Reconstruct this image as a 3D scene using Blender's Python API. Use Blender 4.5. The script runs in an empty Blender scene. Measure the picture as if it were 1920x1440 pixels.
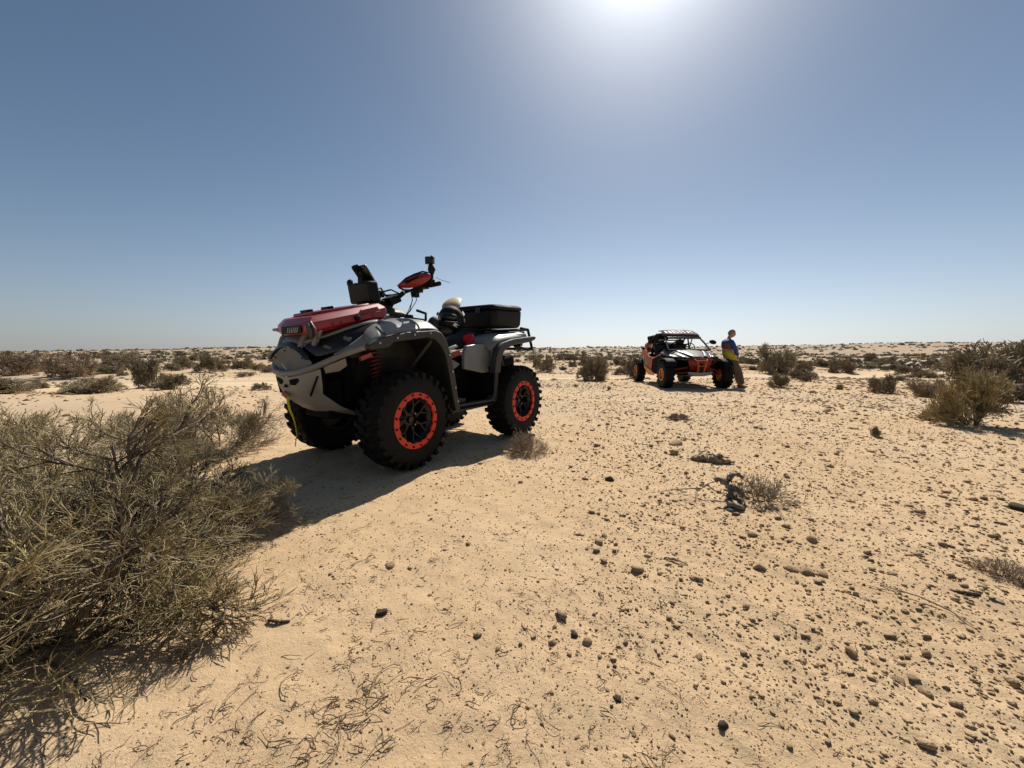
import bpy, math, random
import numpy as np
from mathutils import Vector, Matrix, Euler
rad = math.radians
sc = bpy.context.scene
C = bpy.data.collections.new("scene"); sc.collection.children.link(C)

# ------------------------------------------------------------------ camera, light, exposure
CAM_Z = 0.90
cam_d = bpy.data.cameras.new("camera"); cam = bpy.data.objects.new("camera", cam_d); C.objects.link(cam)
cam_d.sensor_width = 36; cam_d.lens = 13.5; cam_d.clip_start = 0.02; cam_d.clip_end = 20000
cam.location = (0, 0, CAM_Z)
cam.rotation_euler = (Matrix.Rotation(rad(90 - 4.65), 4, 'X') @ Matrix.Rotation(rad(.15), 4, 'Z')).to_euler()
sc.camera = cam
SUN_EL, SUN_AZ = 47.0, 18.0            # azimuth measured to the right of +Y
sun_dir = Vector((math.sin(rad(SUN_AZ)) * math.cos(rad(SUN_EL)), math.cos(rad(SUN_AZ)) * math.cos(rad(SUN_EL)), math.sin(rad(SUN_EL))))
sd = bpy.data.lights.new("sun", 'SUN'); sd.energy = 5.0; sd.angle = rad(.53); sd.color = (1, .94, .84)
so = bpy.data.objects.new("sun", sd); C.objects.link(so); so.rotation_euler = sun_dir.to_track_quat('Z', 'Y').to_euler(); so.location = (0, 0, 30)
w = bpy.data.worlds.new("World"); sc.world = w; w.use_nodes = True
nt = w.node_tree; nt.nodes.clear()
out = nt.nodes.new('ShaderNodeOutputWorld'); bg = nt.nodes.new('ShaderNodeBackground'); sky = nt.nodes.new('ShaderNodeTexSky')
sky.sky_type = 'NISHITA'; sky.sun_disc = False; sky.sun_elevation = rad(SUN_EL); sky.sun_rotation = rad(SUN_AZ)
sky.altitude = 100; sky.air_density = .6; sky.dust_density = .45; sky.ozone_density = 1.0
hs = nt.nodes.new('ShaderNodeHueSaturation'); hs.inputs['Hue'].default_value = .488; hs.inputs['Saturation'].default_value = 1.0
nt.links.new(sky.outputs[0], hs.inputs['Color']); nt.links.new(hs.outputs[0], bg.inputs[0]); bg.inputs[1].default_value = .083
# desert dust in the air: a pale veil towards the horizon (by height) and an aureole round the sun (by angle to the sun)
def wmath(op, a, b=None, c=None):
    k = nt.nodes.new('ShaderNodeMath'); k.operation = op
    for i, q in enumerate((a, b, c)):
        if q is None: continue
        if isinstance(q, (int, float)): k.inputs[i].default_value = q
        else: nt.links.new(q, k.inputs[i])
    return k.outputs[0]
tc = nt.nodes.new('ShaderNodeTexCoord'); dt = nt.nodes.new('ShaderNodeVectorMath'); dt.operation = 'DOT_PRODUCT'
dt.inputs[1].default_value = sun_dir; nt.links.new(tc.outputs['Generated'], dt.inputs[0])
sz = nt.nodes.new('ShaderNodeSeparateXYZ'); nt.links.new(tc.outputs['Generated'], sz.inputs[0])
cosun = wmath('MAXIMUM', dt.outputs['Value'], 0.0)
bg2 = nt.nodes.new('ShaderNodeBackground'); bg2.inputs[0].default_value = (.88, .99, 1, 1)
nt.links.new(wmath('ADD', wmath('MULTIPLY', wmath('POWER', cosun, 9.0), .005), wmath('ADD', wmath('MULTIPLY', wmath('POWER', cosun, 46.0), .42), wmath('MULTIPLY', wmath('POWER', cosun, 160.0), .9))), bg2.inputs[1])
ad = nt.nodes.new('ShaderNodeAddShader'); nt.links.new(bg.outputs[0], ad.inputs[0]); nt.links.new(bg2.outputs[0], ad.inputs[1])
bg3 = nt.nodes.new('ShaderNodeBackground'); bg3.inputs[0].default_value = (.985, 1.0, .985, 1)
nt.links.new(wmath('MULTIPLY_ADD', wmath('POWER', cosun, 3.0), 1.42, .31), bg3.inputs[1])
veil = wmath('MULTIPLY', wmath('POWER', 2.718, wmath('DIVIDE', wmath('MAXIMUM', sz.outputs['Z'], 0.0), -.115)), .95)
mxs = nt.nodes.new('ShaderNodeMixShader'); nt.links.new(veil, mxs.inputs[0]); nt.links.new(ad.outputs[0], mxs.inputs[1]); nt.links.new(bg3.outputs[0], mxs.inputs[2])
nt.links.new(mxs.outputs[0], out.inputs[0])
vs = sc.view_settings; vs.view_transform = 'Standard'; vs.look = 'None'; vs.exposure = .13; vs.gamma = 1; vs.use_curve_mapping = False

# ------------------------------------------------------------------ helpers
def tag(o, label=None, cat=None, group=None, kind=None):
    if label: o['label'] = label
    if cat: o['category'] = cat
    if group: o['group'] = group
    if kind: o['kind'] = kind
    return o

def mat(name, col, rough=.6, metal=0., var=.25, vscale=6., bump=0., bscale=40., dust=0., coat=0., island=0., dustcol=(.40, .31, .21), spec=None):
    m = bpy.data.materials.new(name); m.use_nodes = True; n = m.node_tree.nodes; L = m.node_tree.links
    b = n['Principled BSDF']; b.inputs['Roughness'].default_value = rough; b.inputs['Metallic'].default_value = metal
    if coat: b.inputs['Coat Weight'].default_value = coat; b.inputs['Coat Roughness'].default_value = .08
    if spec is not None: b.inputs['Specular IOR Level'].default_value = spec
    t = n.new('ShaderNodeTexCoord')
    nz = n.new('ShaderNodeTexNoise'); nz.inputs['Scale'].default_value = vscale; nz.inputs['Detail'].default_value = 5; L.new(t.outputs['Object'], nz.inputs['Vector'])
    mr = n.new('ShaderNodeMapRange'); mr.inputs[1].default_value = .3; mr.inputs[2].default_value = .7; mr.inputs[3].default_value = 1 - var; mr.inputs[4].default_value = 1 + var; L.new(nz.outputs[0], mr.inputs[0])
    src = mr.outputs[0]
    if island:
        g = n.new('ShaderNodeNewGeometry'); r2 = n.new('ShaderNodeMapRange'); r2.inputs[3].default_value = 1 - island; r2.inputs[4].default_value = 1 + island; L.new(g.outputs['Random Per Island'], r2.inputs[0])
        oi = n.new('ShaderNodeObjectInfo'); r3 = n.new('ShaderNodeMapRange'); r3.inputs[3].default_value = .8; r3.inputs[4].default_value = 1.2; L.new(oi.outputs['Random'], r3.inputs[0])
        m1 = n.new('ShaderNodeMath'); m1.operation = 'MULTIPLY'; L.new(src, m1.inputs[0]); L.new(r2.outputs[0], m1.inputs[1])
        m2 = n.new('ShaderNodeMath'); m2.operation = 'MULTIPLY'; L.new(m1.outputs[0], m2.inputs[0]); L.new(r3.outputs[0], m2.inputs[1]); src = m2.outputs[0]
    vm = n.new('ShaderNodeVectorMath'); vm.operation = 'SCALE'; vm.inputs[0].default_value = col; L.new(src, vm.inputs['Scale'])
    cs = vm.outputs[0]
    if dust:
        g = n.new('ShaderNodeNewGeometry'); sx = n.new('ShaderNodeSeparateXYZ'); L.new(g.outputs['Normal'], sx.inputs[0])
        n2 = n.new('ShaderNodeTexNoise'); n2.inputs['Scale'].default_value = 9; n2.inputs['Detail'].default_value = 8; n2.inputs['Roughness'].default_value = .7; L.new(t.outputs['Object'], n2.inputs['Vector'])
        a = n.new('ShaderNodeMath'); a.operation = 'MULTIPLY_ADD'; a.inputs[1].default_value = .35; L.new(sx.outputs['Z'], a.inputs[0]); L.new(n2.outputs[0], a.inputs[2])
        r = n.new('ShaderNodeMapRange'); r.inputs[1].default_value = .45; r.inputs[2].default_value = 1.0; r.inputs[4].default_value = dust; L.new(a.outputs[0], r.inputs[0])
        mxn = n.new('ShaderNodeMix'); mxn.data_type = 'RGBA'; mxn.inputs['B'].default_value = (*dustcol, 1); L.new(r.outputs[0], mxn.inputs['Factor']); L.new(cs, mxn.inputs['A']); cs = mxn.outputs['Result']
        rr = n.new('ShaderNodeMapRange'); rr.inputs[2].default_value = max(dust, .01); rr.inputs[3].default_value = rough; rr.inputs[4].default_value = min(1, rough + .3); L.new(r.outputs[0], rr.inputs[0]); L.new(rr.outputs[0], b.inputs['Roughness'])
    L.new(cs, b.inputs['Base Color'])
    if bump:
        n3 = n.new('ShaderNodeTexNoise'); n3.inputs['Scale'].default_value = bscale; n3.inputs['Detail'].default_value = 6; L.new(t.outputs['Object'], n3.inputs['Vector'])
        bp = n.new('ShaderNodeBump'); bp.inputs['Strength'].default_value = bump; bp.inputs['Distance'].default_value = .01; L.new(n3.outputs[0], bp.inputs['Height']); L.new(bp.outputs[0], b.inputs['Normal'])
    return m

M = dict(
    grey=mat('grey_plastic', (.165, .17, .158), .30, var=.14, dust=.14, coat=.25),
    lgrey=mat('light_grey_plate', (.27, .26, .235), .45, var=.1, dust=.5),
    dgrey=mat('dark_trim', (.018, .020, .018), .45, var=.2, dust=.12, bump=.15, bscale=120),
    black=mat('black_plastic', (.005, .0055, .006), .5, var=.2, dust=.012, spec=.2),
    under=mat('underbody_black', (.006, .006, .006), .8, var=.2, spec=.1),
    gloss=mat('gloss_black', (.006, .007, .008), .22, var=.1, dust=.02),
    rubber=mat('tyre_rubber', (.005, .005, .005), .7, var=.3, dust=.022, bump=.3, bscale=60, spec=.25),
    rim=mat('rim_black', (.006, .006, .007), .3, var=.2, dust=.02, spec=.4),
    ring=mat('beadlock_red', (.66, .035, .014), .45, var=.12, dust=.04),
    red=mat('red_plastic', (.25, .008, .015), .32, var=.1, dust=.05, coat=.2),
    redsp=mat('red_spring', (.11, .008, .010), .4, var=.1),
    redcloth=mat('red_cloth', (.62, .015, .03), .8, var=.15),
    steel=mat('bare_steel', (.45, .45, .44), .35, metal=1, var=.15, dust=.2),
    tube=mat('grey_tube', (.20, .195, .185), .4, var=.1, dust=.3),
    seat=mat('seat_vinyl', (.012, .014, .018), .55, var=.15, dust=.05, bump=.2, bscale=200),
    lens=mat('lamp_lens', (.07, .075, .085), .1, var=.1),
    yellow=mat('yellow_strap', (.70, .55, .02), .7),
    orange=mat('orange_plastic', (.70, .16, .03), .4, var=.1, dust=.2),
    white=mat('white_print', (.72, .70, .68), .6, var=.05),
    stroke=mat('pale_print', (.45, .43, .38), .6, var=.1),
    tan=mat('tan_peak', (.42, .33, .19), .6, var=.1),
    hoodgrey=mat('hood_grey', (.085, .088, .085), .3, var=.1, dust=.10, coat=.2),
    seam=mat('seam_dark', (.02, .02, .02), .7),
)

class MB:
    def __init__(s): s.v = []; s.f = []
    def add(s, v, f):
        k = len(s.v); s.v += [tuple(p) for p in v]; s.f += [tuple(i + k for i in q) for q in f]; return s
    def box(s, c, size, rot=(0, 0, 0), top=1.0):
        R = Euler([rad(a) for a in rot]).to_matrix(); hx, hy, hz = [a / 2 for a in size]; v = []
        for z in (-1, 1):
            k = top if z > 0 else 1
            for x, y in ((-1, -1), (1, -1), (1, 1), (-1, 1)): v.append(Vector(c) + R @ Vector((x * hx * k, y * hy * k, z * hz)))
        return s.add(v, [(3, 2, 1, 0), (4, 5, 6, 7), (0, 1, 5, 4), (1, 2, 6, 5), (2, 3, 7, 6), (3, 0, 4, 7)])
    def tube(s, pts, r, n=8, cap=True):
        P = [Vector(p) for p in pts]; m = len(P); R = r if isinstance(r, (list, tuple)) else [r] * m
        T = [(P[min(i + 1, m - 1)] - P[max(i - 1, 0)]).normalized() for i in range(m)]
        up = Vector((0, 0, 1)) if abs(T[0].z) < .9 else Vector((1, 0, 0)); v = []
        N = (up - T[0] * up.dot(T[0])).normalized()
        for i in range(m):
            N = (N - T[i] * N.dot(T[i])).normalized(); B = T[i].cross(N)
            for k in range(n):
                a = 2 * math.pi * k / n; v.append(P[i] + (N * math.cos(a) + B * math.sin(a)) * R[i])
        f = [(i * n + k, i * n + (k + 1) % n, (i + 1) * n + (k + 1) % n, (i + 1) * n + k) for i in range(m - 1) for k in range(n)]
        if cap: f += [tuple(range(n))[::-1], tuple(range((m - 1) * n, m * n))]
        return s.add(v, f)
    def lathe(s, prof, n=32, c=(0, 0, 0), closed=False):          # axis = local Y; prof = (radius, y)
        m = len(prof); v = []
        for r, y in prof:
            for k in range(n):
                a = 2 * math.pi * k / n; v.append((c[0] + r * math.cos(a), c[1] + y, c[2] + r * math.sin(a)))
        f = [(i * n + k, i * n + (k + 1) % n, ((i + 1) % m) * n + (k + 1) % n, ((i + 1) % m) * n + k) for i in range(m if closed else m - 1) for k in range(n)]
        return s.add(v, f)
    def prism(s, pts, y0, y1):                                    # outline in XZ extruded between y0 and y1
        n = len(pts); v = [(x, y0, z) for x, z in pts] + [(x, y1, z) for x, z in pts]
        return s.add(v, [tuple(range(n))[::-1], tuple(range(n, 2 * n))] + [(i, (i + 1) % n, n + (i + 1) % n, n + i) for i in range(n)])
    def plate(s, pts, d):                                         # any planar-ish 3D outline given thickness vector d
        n = len(pts); d = Vector(d); v = [Vector(p) for p in pts] + [Vector(p) + d for p in pts]
        return s.add(v, [tuple(range(n))[::-1], tuple(range(n, 2 * n))] + [(i, (i + 1) % n, n + (i + 1) % n, n + i) for i in range(n)])
    def band(s, outer, inner, y0, y1):
        n = len(outer); v = []
        for y in (y0, y1): v += [(x, y, z) for x, z in outer] + [(x, y, z) for x, z in inner]
        f = []
        for i in range(n - 1):
            a, b, c, d = i, i + 1, n + i + 1, n + i; e = 2 * n
            f += [(a, d, c, b), (a + e, b + e, c + e, d + e), (a, b, b + e, a + e), (d, d + e, c + e, c)]
        e = 2 * n; f += [(0, e, e + n, n), (n - 1, 2 * n - 1, 2 * n - 1 + e, n - 1 + e)]
        return s.add(v, f)
    def rows(s, R, closed=False):
        n = len(R[0]); v = [p for r in R for p in r]
        f = [(i * n + k, i * n + (k + 1) % n, (i + 1) * n + (k + 1) % n, (i + 1) * n + k) for i in range(len(R) - 1) for k in range(n if closed else n - 1)]
        s.add(v, f)
        if closed: s.f += [tuple(range(len(s.v) - len(v), len(s.v) - len(v) + n))[::-1], tuple(range(len(s.v) - n, len(s.v)))]
        return s
    def ball(s, c, r, n=12, m=8, rot=None):
        r = r if isinstance(r, (tuple, list)) else (r, r, r); v = []
        for i in range(m + 1):
            t = math.pi * i / m
            for k in range(n):
                a = 2 * math.pi * k / n; p = Vector((r[0] * math.sin(t) * math.cos(a), r[1] * math.sin(t) * math.sin(a), r[2] * math.cos(t)))
                if rot: p = Euler([rad(q) for q in rot]).to_matrix() @ p
                v.append(Vector(c) + p)
        return s.add(v, [(i * n + k, (i + 1) * n + k, (i + 1) * n + (k + 1) % n, i * n + (k + 1) % n) for i in range(m) for k in range(n)])
    def mirror(s):
        o = MB(); o.v = [(x, -y, z) for x, y, z in s.v]; o.f = [tuple(reversed(q)) for q in s.f]; return o
    def xf(s, Mx):
        o = MB(); o.v = [tuple(Mx @ Vector(p)) for p in s.v]; o.f = list(s.f); return o
    def mesh(s, name, m, smooth=True, ang=35):
        me = bpy.data.meshes.new(name); me.from_pydata(s.v, [], s.f); me.validate(); me.materials.append(m)
        import bmesh
        bm = bmesh.new(); bm.from_mesh(me); bmesh.ops.remove_doubles(bm, verts=bm.verts, dist=1e-6); bmesh.ops.recalc_face_normals(bm, faces=bm.faces); bm.to_mesh(me); bm.free()
        if smooth:
            me.polygons.foreach_set('use_smooth', [True] * len(me.polygons)); me.set_sharp_from_angle(angle=rad(ang))
        return me
    def islands(s):
        par = list(range(len(s.v)))
        def fd(a):
            while par[a] != a: par[a] = par[par[a]]; a = par[a]
            return a
        for q in s.f:
            for k in q[1:]: par[fd(k)] = fd(q[0])
        g = {}
        for q in s.f: g.setdefault(fd(q[0]), []).append(q)
        out = []
        for fs in g.values():
            ids = sorted({k for q in fs for k in q}); mp_ = {k: i for i, k in enumerate(ids)}; b = MB(); b.v = [s.v[k] for k in ids]; b.f = [tuple(mp_[k] for k in q) for q in fs]; out.append(b)
        return out
    def split(s, name, m, parent=None, **k): return [b.build(name, m, parent, **k) for b in s.islands()]
    def build(s, name, m, parent=None, smooth=True, bevel=0, sub=0, solid=0, ang=35, seg=2):
        o = bpy.data.objects.new(name, s.mesh(name, m, smooth, ang)); C.objects.link(o); o.parent = parent
        if solid: k = o.modifiers.new('s', 'SOLIDIFY'); k.thickness = solid; k.offset = 0
        if sub: k = o.modifiers.new('u', 'SUBSURF'); k.levels = k.render_levels = sub
        if bevel: k = o.modifiers.new('b', 'BEVEL'); k.width = bevel; k.segments = seg; k.limit_method = 'ANGLE'; k.angle_limit = rad(35); k.harden_normals = False
        return o

def empty(name, loc, rz=0, **k):
    o = bpy.data.objects.new(name, None); C.objects.link(o); o.location = loc; o.rotation_euler = (0, 0, rad(rz)); o.empty_display_size = .2
    return tag(o, **k)
def copy_tree(o, parent=None):
    c = o.copy(); C.objects.link(c); c.parent = parent
    for ch in o.children: copy_tree(ch, c)
    return c

# ------------------------------------------------------------------ terrain height
def hash2(i, j, s):
    i = i.astype(np.int64); j = j.astype(np.int64)
    h = (i * 374761393 + j * 668265263 + s * 1442695041) & 0xffffffff
    h = ((h ^ (h >> 13)) * 1274126177) & 0xffffffff; h = h ^ (h >> 16)
    return (h & 0xffff) / 65535.0
def vnoise(x, y, s=0):
    i = np.floor(x); j = np.floor(y); u = x - i; v = y - j; u = u * u * u * (u * (6 * u - 15) + 10); v = v * v * v * (v * (6 * v - 15) + 10)
    a = hash2(i, j, s); b = hash2(i + 1, j, s); c = hash2(i, j + 1, s); d = hash2(i + 1, j + 1, s)
    return (a * (1 - u) + b * u) * (1 - v) + (c * (1 - u) + d * u) * v - .5
def sst(x, a, b):
    t = np.clip((x - a) / (b - a), 0, 1); return t * t * (3 - 2 * t)
def track_d(x, y):                                                # signed distance from the vehicle track's centre line
    return (y - (16.0 + .22 * (x - 1) + .5 * np.sin(x * .12))) / 1.02
def ground_h(x, y, fine=True):
    x = np.asarray(x, float); y = np.asarray(y, float); r = np.hypot(x, y)
    h = -.09 * sst(y, 5, 10) * np.ones_like(x)
    quad = np.exp(-((x + .8) ** 2 + (y - 3.6) ** 2) / 3.5)        # keep the ground level under the quad
    utv = np.exp(-((x - 5.3) ** 2 + (y - 12) ** 2) / 6)
    flat = 1 - np.clip(quad + utv, 0, 1)
    h = h + flat * (.07 * vnoise(x / 2.3 + 5, y / 2.3, 1) + .018 * vnoise(x / .55, y / .55, 2))
    h = h + sst(r, 9, 30) * (.55 * vnoise(x / 9 + 3, y / 9, 3) + .9 * vnoise(x / 31, y / 31, 4) * sst(r, 25, 80))
    az = np.degrees(np.arctan2(x, np.maximum(y, 1e-3)))
    k = sst(az, -52, -30) * (4.6 + 2.6 * sst(az, 0, 45)) + .3
    h = h + k * (sst(r, 60, 380) - .5 * sst(r, 600, 3500)) + sst(r, 100, 300) * 1.2 * vnoise(x / 90, y / 90, 5)
    t = track_d(x, y); on = np.exp(-(t / 2.2) ** 4) * sst(-np.abs(x - 0) + 60, 0, 20)
    h = h - on * .05 - .05 * (np.exp(-((t - .75) / .18) ** 2) + np.exp(-((t + .75) / .18) ** 2)) + .035 * np.exp(-((t - 1.15) / .2) ** 2) + .03 * np.exp(-((t + 1.15) / .2) ** 2)
    if fine:
        c, s_ = .6, -.8; a = x * c + y * s_; b = -x * s_ + y * c      # wind-drawn ripples towards the right foreground
        wr = sst(x, -.6, 1.2) * sst(-r, -14, -5)
        h = h + wr * (.010 * vnoise(a / .17, b / .045, 6) + .006 * vnoise(a / .08, b / .02, 7))
        near = sst(-r, -14, -6)
        h = h + near * (.006 * vnoise(x / .06, y / .06, 8) + .012 * vnoise(x / .16, y / .16, 9) + .003 * vnoise(x / .025, y / .025, 10))
    return h
def gh(x, y): return float(ground_h(np.array([x]), np.array([y]))[0])

def np_mesh(name, V, F, m, smooth=False):
    V = np.asarray(V, np.float32); F = np.asarray(F, np.int32); k = F.shape[1]
    me = bpy.data.meshes.new(name); me.vertices.add(len(V)); me.vertices.foreach_set('co', V.ravel())
    me.loops.add(F.size); me.loops.foreach_set('vertex_index', F.ravel()); me.polygons.add(len(F)); me.polygons.foreach_set('loop_start', np.arange(0, F.size, k, dtype=np.int32))
    me.polygons.foreach_set('loop_total', np.full(len(F), k, np.int32)); me.update(calc_edges=True)
    if smooth: me.polygons.foreach_set('use_smooth', [True] * len(F))
    me.materials.append(m); return me
def np_obj(name, V, F, m, smooth=False, parent=None):
    o = bpy.data.objects.new(name, np_mesh(name, V, F, m, smooth)); C.objects.link(o); o.parent = parent; return o

def sand_material():
    m = bpy.data.materials.new('desert_sand'); m.use_nodes = True; n = m.node_tree.nodes; L = m.node_tree.links; b = n['Principled BSDF']
    b.inputs['Roughness'].default_value = .95; b.inputs['Specular IOR Level'].default_value = .15
    t = n.new('ShaderNodeTexCoord'); P = t.outputs['Object']
    def noise(scale, det=4, rough=.6, vec=None):
        k = n.new('ShaderNodeTexNoise'); k.inputs['Scale'].default_value = scale; k.inputs['Detail'].default_value = det; k.inputs['Roughness'].default_value = rough; L.new(vec or P, k.inputs['Vector']); return k.outputs[0]
    def rng(src, a, b_, c, d):
        k = n.new('ShaderNodeMapRange'); k.inputs[1].default_value = a; k.inputs[2].default_value = b_; k.inputs[3].default_value = c; k.inputs[4].default_value = d; L.new(src, k.inputs[0]); return k.outputs[0]
    def mix(f, A, B):
        k = n.new('ShaderNodeMix'); k.data_type = 'RGBA'; L.new(f, k.inputs['Factor'])
        for q, s in ((A, 'A'), (B, 'B')):
            if isinstance(q, tuple): k.inputs[s].default_value = (*q, 1)
            else: L.new(q, k.inputs[s])
        return k.outputs['Result']
    c = mix(rng(noise(.9, 5), .35, .65, 0, 1), (.595, .412, .236), (.660, .472, .286))
    c = mix(rng(noise(6, 6, .7), .4, .75, 0, .55), c, (.410, .300, .180))
    c = mix(rng(noise(.12, 4), .45, .62, 0, .75), c, (.520, .400, .275))      # stonier, pinker ground further off
    ln = n.new('ShaderNodeVectorMath'); ln.operation = 'LENGTH'; L.new(P, ln.inputs[0])
    c = mix(rng(ln.outputs['Value'], 6, 60, 0, .85), c, (.385, .290, .205))   # lag of fine dark gravel on the open plain
    tr = n.new('ShaderNodeAttribute'); tr.attribute_name = 'track'
    c = mix(tr.outputs['Fac'], c, (.700, .530, .340))                          # smooth pale sand of the driven track
    c = mix(rng(noise(160, 3, .8), .58, .72, 0, .55), c, (.250, .175, .100))  # dark grains
    c = mix(rng(noise(110, 2, .8), .62, .72, 0, .5), c, (.72, .60, .42))      # pale grains
    L.new(c, b.inputs['Base Color'])
    h1 = noise(45, 6, .75); h2 = noise(190, 4, .8)
    a = n.new('ShaderNodeMath'); a.operation = 'MULTIPLY_ADD'; a.inputs[1].default_value = .35; L.new(h2, a.inputs[0]); L.new(h1, a.inputs[2])
    bp = n.new('ShaderNodeBump'); bp.inputs['Strength'].default_value = .9; bp.inputs['Distance'].default_value = .008; L.new(a.outputs[0], bp.inputs['Height']); L.new(bp.outputs[0], b.inputs['Normal'])
    return m

def build_ground():
    rs = [.15]
    while rs[-1] < 6000: rs.append(rs[-1] * (1.0095 if .6 < rs[-1] < 25 else 1.03))
    rs = np.array(rs)
    an = np.concatenate([np.arange(-62, 62, .62), np.arange(62, 298, 4.)]); A = np.radians(an)
    rr, aa = np.meshgrid(rs, A, indexing='ij'); x = rr * np.sin(aa); y = rr * np.cos(aa)
    z = ground_h(x, y); nr, na = x.shape
    V = np.stack([x, y, z], -1).reshape(-1, 3)
    i, j = np.meshgrid(np.arange(nr - 1), np.arange(na), indexing='ij'); j2 = (j + 1) % na
    F = np.stack([i * na + j, i * na + j2, (i + 1) * na + j2, (i + 1) * na + j], -1).reshape(-1, 4)[:, ::-1]
    c = len(V); V = np.vstack([V, [[0, 0, gh(0, 0)]]])
    me = np_mesh('ground', V, F, sand_material(), True)
    tx, ty = V[:, 0], V[:, 1]; td = track_d(tx, ty); tw = np.exp(-(td / 1.9) ** 4) * sst(-np.abs(tx) + 55, 0, 20) * (.75 + .5 * vnoise(tx / 1.3, ty / 1.3, 41)) + .55 * np.exp(-((tx + 8.5) ** 2 / 40 + (ty - 13.5) ** 2 / 14))
    at = me.attributes.new('track', 'FLOAT', 'POINT'); at.data.foreach_set('value', np.clip(tw, 0, 1).astype(np.float32))
    o = bpy.data.objects.new('ground', me); C.objects.link(o); tag(o, kind='structure')
    cap = [(c, int(q), int((q + 1) % na)) for q in range(na)]
    k = bpy.data.meshes.new('ground_centre'); k.from_pydata([tuple(p) for p in V[:na]] + [tuple(V[c])], [], [(na, (q + 1) % na, q) for q in range(na)]); k.materials.append(me.materials[0])
    o2 = bpy.data.objects.new('ground_patch', k); C.objects.link(o2); tag(o2, kind='structure')
build_ground()
# ------------------------------------------------------------------ the quad bike
QX, QY, QR = -.83, 3.89, -125
quad = empty('quad_bike', (QX, QY, 0.0), QR, label='grey and black quad bike with red beadlock wheels parked in front on the sand', cat='quad bike')

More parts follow.
